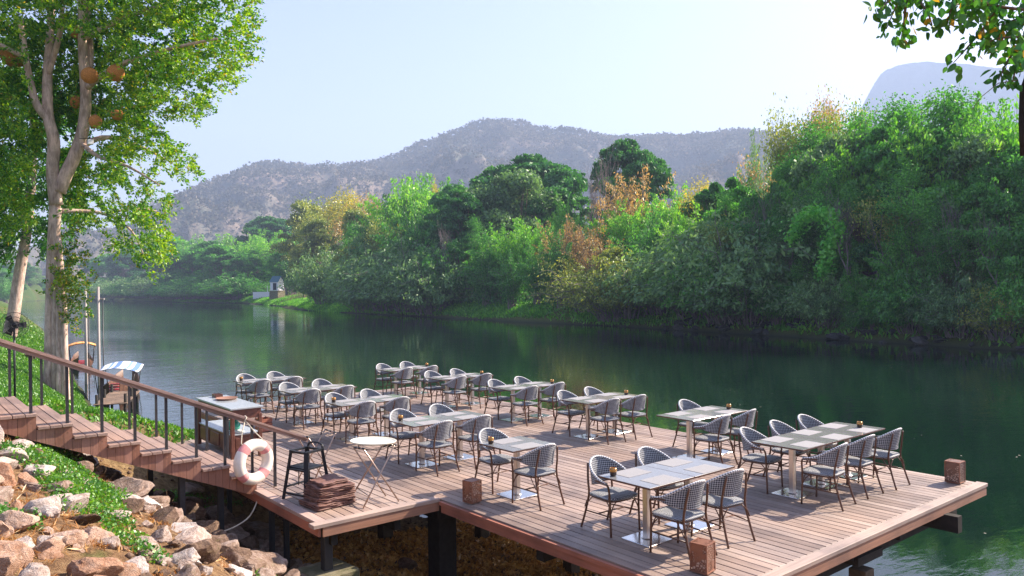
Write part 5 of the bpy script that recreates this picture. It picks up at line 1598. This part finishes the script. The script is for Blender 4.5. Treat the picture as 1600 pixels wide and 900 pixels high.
crown_poly = [(-120, -140), (430, -140), (402, -20), (392, 20), (398, 62), (384, 80), (388, 100), (362, 110), (375, 132), (340, 140), (318, 150), (312, 192), (290, 178), (270, 190), (262, 220), (300, 242), (308, 262), (285, 268), (276, 288), (250, 278), (238, 300), (262, 312), (268, 332), (248, 338), (262, 370), (252, 402), (222, 420), (205, 400), (190, 370), (178, 395), (160, 372), (150, 345), (118, 360), (110, 320), (60, 330), (40, 365), (-20, 360), (-120, 300)]
def inside(p, poly):
    x, y_ = p; c = False; j = len(poly)-1
    for i in range(len(poly)):
        xi, yi = poly[i]; xj, yj = poly[j]
        if (yi > y_) != (yj > y_) and x < (xj-xi)*(y_-yi)/(yj-yi)+xi: c = not c
        j = i
    return c
cs = []; guard = 0
while len(cs) < 4600 and guard < 90000:
    guard += 1
    px, py = rgn.uniform(-120, 420), rgn.uniform(-140, 425)
    if not inside((px, py), crown_poly): continue
    den = mn.noise(Vector((px*.022, py*.022, 2.0))) + .5*mn.noise(Vector((px*.06, py*.06, 7.0)))
    thr = (-.9 if px < 230 else -.45) if py < 180 else (-.22 if py < 300 else -.16)
    if 60 < px < 150 and 100 < py < 330: thr += .42
    if px < 40 and py > 170: thr += .2
    if den < thr: continue
    spread_ = 2.6 if py < 200 else 1.6
    dd = rgn.normal(0, spread_*.6)
    if 50 < px < 160 and 60 < py < 320: dd = abs(dd)+.6
    c = tl(px, py, dd); cs.append((c, from_trunk(px, py)*1.2 + fw*dd*.25))
P, D = sprays(cs, 28, .13, rgn)
V = leaf_quads(P, .14*rgn.uniform(.6, 1.3, len(P)), aspect=.5, droop=D, rg=rgn)
midx = (rgn.random(len(P)) < .05).astype(int)
# far side of the crown: its shade is put in with darker leaf colours
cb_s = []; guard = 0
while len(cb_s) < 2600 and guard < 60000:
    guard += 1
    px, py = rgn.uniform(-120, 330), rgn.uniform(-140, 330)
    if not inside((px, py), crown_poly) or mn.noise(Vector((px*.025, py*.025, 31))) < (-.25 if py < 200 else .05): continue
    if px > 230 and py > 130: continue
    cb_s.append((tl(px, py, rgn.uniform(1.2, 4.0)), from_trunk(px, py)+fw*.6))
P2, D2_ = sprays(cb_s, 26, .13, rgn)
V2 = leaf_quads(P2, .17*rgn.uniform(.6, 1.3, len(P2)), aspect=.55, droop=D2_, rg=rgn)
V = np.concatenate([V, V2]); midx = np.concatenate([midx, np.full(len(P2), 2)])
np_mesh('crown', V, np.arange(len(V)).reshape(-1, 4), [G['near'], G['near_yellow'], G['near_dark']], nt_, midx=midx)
# climbing ivy round the lower trunk
cs = []
while len(cs) < 190:
    px, py = rgn.normal(108, 15), rgn.normal(440, 38)
    if px < 78 and py < 400: continue
    cs.append((tl(px, py, -.25+rgn.normal(0, .22)), np.array(RV)*.4+np.array([0, 0, .2])))
P, D = sprays(cs, 20, .1, rgn, .5, .28)
V = leaf_quads(P, .10*rgn.uniform(.6, 1.3, len(P)), aspect=.7, droop=D, rg=rgn)
iv = np_mesh('climbing_ivy', V+B0, np.arange(len(V)).reshape(-1, 4), [G['near'], G['near_yellow']], midx=(rgn.random(len(P)) < .3).astype(int))
tag(iv, 'sunlit yellow green ivy bunched round the big trunk', 'ivy')

# slimmer leaning tree behind, with a second crown
b2 = ray_ground(18, 524); D2 = float(b2 @ fw)
t2 = thing('leaning_tree', 'slim leaning pinkish trunk with dark crown at the left edge', 'tree', tuple(b2))
mb = MB(); q = D2/F_PX
def t2l(px, py, dd=0): return at_depth(px, py, D2+dd)-b2
mb.tube(catmull([t2l(10, 545), t2l(20, 500), t2l(30, 430), t2l(42, 360), t2l(49, 290), t2l(52, 220), t2l(50, 150)], 4), [v*q for v in np.interp(np.linspace(0, 6, 25), range(7), [12, 9, 8, 7, 6, 5, 4])], 10)
mb.tube(catmull([t2l(42, 360), t2l(20, 310), t2l(0, 280), t2l(-30, 240)], 4), [v*q for v in np.linspace(4, 2, 13)], 8)
mb.build('trunk', MAT['trunk'], t2, True)
cs = []; guard = 0
while len(cs) < 1500 and guard < 40000:
    guard += 1
    px, py = rgn.uniform(-150, 130), rgn.uniform(60, 400)
    if ((px-10)/135)**2+((py-260)/150)**2 > 1: continue
    if mn.noise(Vector((px*.03, py*.03, 12))) < -.05: continue
    cs.append((t2l(px, py, rgn.normal(0, 1.6)), from_trunk(px, py)+np.array([0, 0, -.2])))
P, D = sprays(cs, 26, .2, rgn, .4, 1.0)
V = leaf_quads(P, .24*rgn.uniform(.6, 1.3, len(P)), aspect=.5, droop=D, rg=rgn)
np_mesh('crown', V, np.arange(len(V)).reshape(-1, 4), G['near_dark'], t2)

# woven balls hanging in the tree
def ball(px, py, r_px, dd, label, squash=1.0):
    c = tp(px, py, dd); r_ = r_px*(TDp+dd)/F_PX
    root = thing('woven_ball', label, 'hanging ball', tuple(c), 0, 'woven balls hung in the tree')
    mb = MB(); prof = [(r_*math.sin(a)*1.0, -r_*squash*math.cos(a)) for a in np.linspace(.05, PI-.18, 18)]
    mb.lathe(prof, 28); mb.build('shell', MAT['weaverball'], root, True)
    mb = MB(); mb.lathe([(r_*.20, r_*squash*.98), (r_*.22, r_*squash*1.06), (r_*.12, r_*squash*1.12)], 14); mb.tube([(0, 0, r_*squash*1.08), (.01, 0, r_*squash+.5), (0, .01, r_*squash+1.0)], .008, 5); mb.build('cord', MAT['trunk_dark'], root, True)
ball(181, 114, 13, -1.6, 'orange woven ball hanging farthest right in the tree')
ball(140, 118, 12.5, -1.4, 'orange woven ball hanging beside the main stem of the tree')
ball(183, 179, 9.5, -1.3, 'squat woven ball hanging lowest right in the tree', .95)
ball(149, 190, 9.5, -1.2, 'pale woven ball against the stem above the white box', 1.1)
ball(120, 160, 10, .9, 'shaded woven ball behind the forked stems')
ball(120, 50, 12, .4, 'dark brown woven ball highest beside the stem', .8)
ball(22, 88, 19, .5, 'large dark woven ball at the upper left edge', .9)
wl = thing('hanging_box', 'small white box fixed to the stem below the woven balls', 'lamp', tuple(tp(141, 222, -1.0)))
mb = MB(); mb.rbox((0, 0, 0), (.19, .19, .19), .01); mb.build('housing', MAT['white_paint'], wl)  # plain white box on a bracket, holds no lamp
mb = MB(); mb.tube([(-.35, -.3, .16), (0, 0, .14), (.25, .25, .16)], .014, 6); mb.tube([(0, 0, .09), (0, 0, .16)], .012, 6); mb.build('bracket', MAT['steel_dark'], wl)

# ------------------------------------------------------------------ overhanging branches close to the camera at right
OD = 5.2
ov = thing('overhanging_tree', 'leafy branches with pointed leaves reaching in at the upper right', 'tree')
oc = at_depth(1720, 40, OD); ov.location = tuple(oc)
def ol(px, py, dd=0): return at_depth(px, py, OD+dd)-oc
mb = MB(); q = OD/F_PX
gzr = ground_z(oc[0]+.6, oc[1]-1.2)
trunk_base = np.array([.9, -1.4, gzr-oc[2]-.2])
mb.tube(catmull([trunk_base, np.array([.7, -1.0, (gzr-oc[2])*.5]), np.array([.25, -.3, .2]), np.array([0, .2, 1.2])], 5), list(np.linspace(.16, .07, 16)), 10)
twigs = [[(1720, 40), (1640, 20), (1560, 10), (1480, -10), (1420, -30), (1400, 10), (1385, 45)], [(1560, 10), (1540, 40), (1515, 70), (1490, 98)], [(1640, 20), (1600, 60), (1575, 95), (1560, 125)], [(1480, -10), (1440, 0), (1450, 20), (1458, 45)],
         [(1700, 40), (1620, 55), (1560, 60), (1530, 75)], [(1560, 10), (1520, 5), (1490, 10), (1480, 40)], [(1420, -30), (1390, 0), (1375, 15)], [(1700, -20), (1600, -10), (1540, 0)], [(1640, 20), (1590, 30), (1560, 40)],
         [(1610, 60), (1590, 100), (1582, 128)], [(1420, -30), (1415, 10), (1412, 40), (1408, 60)]]
LC = []
for tw in twigs:
    pp = catmull([ol(px, py, rgn.normal(0, .12)) for px, py in tw], 5)
    mb.tube(pp, list(np.linspace(3.2, .8, len(pp))*q*.9), 6)
    L0 = 1 if len(tw) > 5 else 0
    for p in pp[int(len(pp)*.25)*L0:]:
        for k in range(4): LC.append((np.array(p)+rgn.normal(0, .035, 3), rgn))
# dead limb that hangs down at the frame edge
mb2 = MB(); mb2.tube([ol(1612, 100, .1), ol(1599, 140, .1), ol(1598, 190, .1), ol(1599, 243, .1)], [4*q, 5.5*q, 6*q, 5*q], 8)
mb2.build('dead_limb', MAT['beam'], ov, True)
mb.tube([ol(1590, 125), ol(1560, 130), ol(1535, 150), ol(1518, 172)], [1.0*q, .7*q, .6*q, .5*q], 5)
mb.build('branch', MAT['trunk_dark'], ov, True)
extra = []
while len(extra) < 900:
    px, py = rgn.uniform(1500, 1760), rgn.uniform(-60, 112)
    if py > 118-(1600-px)*.75 and px < 1600: continue
    if mn.noise(Vector((px*.03, py*.03, 4))) < -.12: continue
    extra.append(ol(px, py, rgn.normal(0, .3)))
for _ in range(150):
    px, py = rgn.uniform(1362, 1500), rgn.uniform(-50, 20)
    if mn.noise(Vector((px*.04, py*.04, 9))) < .0: continue
    extra.append(ol(px, py, rgn.normal(0, .2)))
Cn = np.array([c for c, _ in LC]+extra); n = len(Cn)
a = rgn.normal(0, .55, (n, 3)); a[:, 2] -= .9; a /= np.linalg.norm(a, axis=1)[:, None]
b = np.cross(a, rgn.normal(0, 1, (n, 3))); b /= np.linalg.norm(b, axis=1)[:, None]; nrm = np.cross(a, b)
s_ = (.068*rgn.uniform(.6, 1.2, n))[:, None]
# ovate pointed leaf folded along its midrib: 8 vertices, 6 triangles-as-quads
rowsL = [(0, 0), (.18, .22), (.42, .30), (.68, .22), (1.0, 0)]
V = []; Q = []
for t, w_ in rowsL:
    mid = Cn + a*s_*(t)
    V.append(mid-b*s_*w_+nrm*s_*w_*.35); V.append(mid - nrm*s_*.02*0); V.append(mid+b*s_*w_+nrm*s_*w_*.35)
V = np.stack(V, 1).reshape(-1, 3)
for i in range(4):
    for j in range(2): Q.append((i*3+j, i*3+j+1, i*3+j+4, i*3+j+3))
Q = (np.array(Q)[None]+np.arange(n)[:, None, None]*15).reshape(-1, 4)
mi = np.repeat((rgn.random(n) < .06).astype(int), 8)
np_mesh('leaves', V, Q, [leafmat('leaf_overhang', (.02, .12, .014), (.05, .19, .02), (.11, .33, .03), .34, (1.3, 1.4, .4), 3), leafmat('leaf_overhang_yellow', (.3, .22, .02), (.5, .33, .02), (.6, .25, .02), .5, (1.2, 1.1, .4), 3)], ov, midx=mi)

# ------------------------------------------------------------------ fan and plank bench near the stairs top
fc = at_depth(22, 508, 15.5)
fz = ground_z(fc[0], fc[1])
fan = thing('pedestal_fan', 'black pedestal fan with round wire guard beside the stairs', 'fan', (fc[0], fc[1], fz), math.atan2(-fc[1], -fc[0])+PI/2)
hz = fc[2]-fz
mb = MB(); mb.lathe([(.22, 0), (.22, .03), (.05, .06)], 24); mb.build('base', MAT['steel_dark'], fan, True)
mb = MB(); mb.tube([(0, 0, .03), (0, 0, hz-.05)], .022, 10); mb.build('pole', MAT['steel_dark'], fan, True)
mb = MB()
for a in np.linspace(0, 2*PI, 61)[:-1]:
    mb.tube(catmull([(math.cos(a)*.05, -.10, hz+math.sin(a)*.05), (math.cos(a)*.16, -.095, hz+math.sin(a)*.16), (math.cos(a)*.255, -.04, hz+math.sin(a)*.255)], 2), .0022, 4, cap=False)
    mb.tube(catmull([(math.cos(a)*.05, .07, hz+math.sin(a)*.05), (math.cos(a)*.16, .06, hz+math.sin(a)*.16), (math.cos(a)*.255, -.04, hz+math.sin(a)*.255)], 2), .0022, 4, cap=False)
for r_ in (.257, .17, .05):
    mb.tube([(math.cos(a)*r_, -.04 if r_ > .2 else -.10, hz+math.sin(a)*r_) for a in np.linspace(0, 2*PI, 33)], .006, 5, cap=False)
mb.build('guard', MAT['steel_dark'], fan, True)
mb = MB()
for k in range(3):
    a0_ = k*2*PI/3; vs = []
    for t in np.linspace(0, 1, 6):
        for s2_ in (-.35, .35):
            aa = a0_+s2_*(1.2-.4*t); rr = .04+.18*t; vs.append((math.cos(aa)*rr, -.03+s2_*.06, hz+math.sin(aa)*rr))
    mb.add(vs, [(2*i, 2*i+1, 2*i+3, 2*i+2) for i in range(5)])
mb.build('blades', MAT['black_wood'], fan)
mb = MB(); mb.tube([(0, -.02, hz), (0, .05, hz), (0, .16, hz), (0, .2, hz)], [.05, .07, .07, .04], 14); mb.build('motor', MAT['steel_dark'], fan, True)
bp = ray_ground(48, 562)
bn_ = thing('plank_bench', 'low wooden plank bench on the grass beside the big tree', 'bench', (bp[0], bp[1], bp[2]), R(-15))
mb = MB(); mb.rbox((0, 0, .30), (1.3, .34, .05), .005); mb.build('seat', MAT['trunk_dark'], bn_)
for sx in (-1, 1): mb = MB(); mb.rbox((sx*.48, 0, .13), (.07, .3, .28), .005); mb.build('leg', MAT['trunk_dark'], bn_)

# ------------------------------------------------------------------ boats, mooring poles, pontoon
def boat(name, label, px, py, L_, rz, canopy, seatm, can_h=1.55, hullm='hull_brown', zoff=0.0, canopy_span=(-.1, .42)):
    p = on_z(px, py, WATER)
    root = thing(name, label, 'boat', (p[0], p[1], WATER+zoff), rz, 'boats moored at the near bank')
    mb = MB(); ns_ = 15; V_ = []
    W = L_*.13
    for i in range(ns_):
        t = i/(ns_-1); x = (t-.5)*L_
        w_ = W*(math.sin(PI*min(1, max(0, .12+.76*t)))**.6)*(1 if .05 < t < .95 else .55)
        sheer = .42+.42*(2*t-1)**4+.35*max(0, t-.8)
        for yy, zz in ((-w_, sheer), (-w_*.88, .12), (-w_*.5, -.12), (0, -.18), (w_*.5, -.12), (w_*.88, .12), (w_, sheer), (w_*.92, sheer-.02), (w_*.8, .16), (0, .05), (-w_*.8, .16), (-w_*.92, sheer-.02)):
            V_.append((x, yy, zz))
    m_ = 12; fs = [tuple(range(m_-1, -1, -1)), tuple(range((ns_-1)*m_, ns_*m_))]
    for i in range(ns_-1):
        for k in range(m_): a = i*m_+k; b = i*m_+(k+1) % m_; fs.append((a, b, b+m_, a+m_))
    mb.add(V_, fs); mb.build('hull', MAT[hullm], root, True, auto=50)
    for t in (-.25, -.05, .15):
        mb = MB(); mb.rbox((t*L_, 0, .32), (.3, W*1.5, .06), .01); mb.build('seat', MAT[seatm], root)
    x0_, x1_ = canopy_span[0]*L_, canopy_span[1]*L_; yw = W*1.05
    for x_ in (x0_, x1_):
        for sy in (-1, 1):
            mb = MB(); mb.tube([(x_-.1, sy*yw*.85, .3), (x_, sy*yw, can_h)], .022, 6); mb.build('canopy_post', MAT['steel_dark'], root, True)
    vs = []; n1, n2 = 8, 9
    for i in range(n1+1):
        for j in range(n2+1):
            t, u = i/n1, j/n2*2-1
            vs.append((x0_-.15+(x1_-x0_+.3)*t, u*yw*1.12, can_h+.22*(1-u*u)-.10*math.sin(PI*t)))
    top_n = len(vs); vs += [(v[0], v[1], v[2]+.02) for v in vs]
    fs = []
    for i in range(n1):
        for j in range(n2):
            a = i*(n2+1)+j; fs.append((a, a+1, a+n2+2, a+n2+1)); fs.append((a+top_n+n2+1, a+top_n+n2+2, a+top_n+1, a+top_n))
    mb = MB(); mb.add(vs, fs); mb.build('canopy', MAT[canopy], root, True)
    return root
boat('striped_awning_boat', 'brown longboat with blue and white striped awning behind the handrail', 190, 612, 6.5, R(162), 'awning', 'red_seat', 1.3, canopy_span=(-.45, .15))
boat('orange_canopy_boat', 'dark red longboat with orange canopy right of the big trunk', 128, 572, 6.0, R(170), 'orange_canopy', 'red_seat', 1.5, canopy_span=(-.2, .12))
def pole(name, px, py, top, r_, m_, label):
    p = on_z(px, py, WATER); D_ = float(p @ fw); tz = at_depth(px, top, D_)[2]
    mb = MB(); mb.tube([(0, 0, -1.5), (0, 0, 0), (0.02, 0, tz-WATER)], [r_*1.1, r_, r_*.85], 10)
    o = mb.build(name, MAT[m_], None, True); o.location = (p[0], p[1], WATER); tag(o, label, 'pole', 'mooring poles'); return p, tz
MAT['pole_grey'] = simple('grey_pole', (.33, .30, .29), .7)
pa, ta = pole('mooring_pole', 135, 600, 452, .085, 'pole_grey', 'grey mooring pole on the left with a cross beam tied to it')
pb_, tb = pole('mooring_pole', 155, 602, 448, .085, 'pole_grey', 'taller grey mooring pole on the right of the cross beam')
pole('iron_rod', 139.5, 600, 468, .03, 'steel_dark', 'thin dark rod just right of the left mooring pole')
pole('iron_rod', 162, 603, 468, .03, 'steel_dark', 'thin dark rod just right of the right mooring pole')
ca_ = at_depth(131, 466, float(pa @ fw)); cb_ = at_depth(163, 467, float(pb_ @ fw))
mb = MB(); mb.tube([ca_, cb_], .05, 6); tag(mb.build('cross_beam', MAT['pole_grey'], None), 'horizontal beam joining the two grey mooring poles', 'beam')
# low pontoon between bank and boats
pp = on_z(185, 640, WATER)
pn = thing('pontoon', 'low dark wooden landing stage beside the striped boat', 'pontoon', (pp[0], pp[1], WATER), R(160))
mb = MB()
for i in range(14): mb.rbox((-2.1+i*.32, 0, .55), (.29, 1.3, .04), .004)
mb.build('decking', MAT['trunk_dark'], pn)
for sx in (-2, 0, 2):
    for sy in (-.55, .55): mb = MB(); mb.tube([(sx, sy, -1.5), (sx, sy, .95)], .06, 8); mb.build('pile', MAT['beam'], pn, True)
mb = MB()
for sy in (-.55, .55): mb.box((0, sy, .46), (4.3, .08, .14))
mb.build('beam', MAT['beam'], pn)

# ------------------------------------------------------------------ hut and white raft on the far bank
hx, hy, _ = shore_point(433, 6); hzv = ground_z(hx, hy)
hs = float(np.array([hx, hy, 0]) @ fw)/F_PX
hut_top = at_depth(430, 432, hs*F_PX)[2]
hh = max(3.0, hut_top-hzv)
gh = hzv; hzv = at_depth(430, 454, hs*F_PX)[2]; hh = max(3.0, hut_top-hzv)
hut = thing('riverside_hut', 'little pale hut with teal pitched roof on the far bank', 'hut', (hx, hy, hzv), R(25))
W = 28*hs*.55; Dp = W*.9; wh = hh*.62
mb = MB(); mb.box((0, 0, wh/2), (W, Dp, wh)); 
mb.add([(-W/2, -Dp/2, wh), (-W/2, Dp/2, wh), (-W/2, 0, hh-.15), (W/2, -Dp/2, wh), (W/2, Dp/2, wh), (W/2, 0, hh-.15)], [(0, 1, 2), (5, 4, 3)])
mb.build('wall', MAT['white_paint'], hut)
mb = MB(); mb.box((0, 0, (gh-hzv)/2-.1), (W+.5, Dp+.5, max(.3, hzv-gh))); mb.build('plinth', MAT['concrete'], hut)
mb = MB()
for sy in (-1, 1):
    ang = math.atan2(hh-wh, Dp/2); L_ = math.hypot(hh-wh, Dp/2)+.35
    mb.box((0, sy*(Dp/4+.1), (wh+hh)/2+.02), (W+.7, L_, .1), Matrix.Rotation(-sy*ang, 3, 'X'))
mb.build('roof', MAT['teal_roof'], hut)
mb = MB(); mb.box((W*.1, -Dp/2-.01, wh*.45), (W*.45, .04, wh*.8)); mb.build('door', MAT['black_wood'], hut)
mb = MB(); mb.box((-W/2-.01, 0, wh*.55), (.04, Dp*.3, wh*.35)); mb.build('window', MAT['black_wood'], hut)
rx = on_z(418, 474, WATER)
rs = float(rx @ fw)/F_PX
raft = thing('white_landing', 'white sided landing platform over the water before the hut', 'landing', (rx[0], rx[1], WATER), R(50.7+8))
Wr = 40*rs
zt_ = at_depth(418, 456, rs*F_PX)[2]-WATER; zb_ = at_depth(418, 467, rs*F_PX)[2]-WATER
mb = MB(); mb.rbox((0, 0, (zt_+zb_)/2), (Wr, Wr*.5, zt_-zb_), .05); mb.build('parapet', MAT['white_paint'], raft)
for sx in (-.3, -.1, .15):
    mb = MB(); mb.rbox((Wr*sx, 0, zb_/2-.5), (.9, .9, zb_+1), .02); mb.build('pier', MAT['beam'], raft)
mb = MB(); mb.tube([(0, 0, zt_), (0, 0, zt_+2.6)], .12, 8); mb.build('flagpole', MAT['white_paint'], raft)

# ------------------------------------------------------------------ haze
hb = MB(); hb.box((0, 0, (820-8.0)/2), (8400, 8400, 828))
haze = hb.build('haze', None) if False else None
me = bpy.data.meshes.new('haze'); bm_ = MB(); bm_.box((0, 0, 446), (8500, 8500, 908))
me.from_pydata(bm_.v, [], bm_.f)
hm = bpy.data.materials.new('haze'); hm.use_nodes = True; nt = hm.node_tree; nt.nodes.clear()
pv = nt.nodes.new('ShaderNodeVolumePrincipled'); pv.inputs['Color'].default_value = (.52, .68, 1.0, 1); pv.inputs['Density'].default_value = .00033; pv.inputs['Anisotropy'].default_value = .1
on = nt.nodes.new('ShaderNodeOutputMaterial'); nt.links.new(pv.outputs[0], on.inputs['Volume'])
me.materials.append(hm); haze = bpy.data.objects.new('haze', me); COL.objects.link(haze); tag(haze, 'pale blue air haze filling the valley', None, None, 'stuff')

# ------------------------------------------------------------------ light
SUN_AZ, SUN_EL = R(78), R(37)         # azimuth counted from +X
w = bpy.data.worlds.new('World'); scene.world = w; w.use_nodes = True
nt = w.node_tree; nt.nodes.clear()
sky = nt.nodes.new('ShaderNodeTexSky'); sky.sky_type = 'NISHITA'; sky.sun_disc = False
sky.sun_elevation = SUN_EL; sky.sun_rotation = PI/2 - SUN_AZ
sky.air_density = 1.0; sky.dust_density = 1.35; sky.ozone_density = 2.0; sky.altitude = 0
bg = nt.nodes.new('ShaderNodeBackground'); bg.inputs[1].default_value = .069
wo = nt.nodes.new('ShaderNodeOutputWorld'); tint = nt.nodes.new('ShaderNodeMix'); tint.data_type = 'RGBA'; tint.blend_type = 'MULTIPLY'; tint.inputs[0].default_value = 1; tint.inputs[7].default_value = (1.08, .92, .97, 1); nt.links.new(sky.outputs[0], tint.inputs[6]); nt.links.new(tint.outputs[2], bg.inputs[0]); nt.links.new(bg.outputs[0], wo.inputs[0])
sl = bpy.data.lights.new('sun', 'SUN'); sl.energy = 4.1; sl.angle = R(.6); sl.color = (1, .86, .70)
so = bpy.data.objects.new('sun', sl); COL.objects.link(so)
sd = Vector((math.cos(SUN_AZ)*math.cos(SUN_EL), math.sin(SUN_AZ)*math.cos(SUN_EL), math.sin(SUN_EL)))
so.rotation_euler = sd.to_track_quat('Z', 'Y').to_euler()

vs_ = scene.view_settings; vs_.view_transform = 'Standard'; vs_.look = 'None'; vs_.exposure = 2.1; vs_.gamma = 1; vs_.use_curve_mapping = False
cy = scene.cycles
cy.use_denoising = True; cy.denoising_prefilter = 'NONE'
cy.max_bounces = 8; cy.diffuse_bounces = 4; cy.glossy_bounces = 3; cy.transmission_bounces = 4; cy.transparent_max_bounces = 8; cy.volume_bounces = 0
cy.sample_clamp_indirect = 6
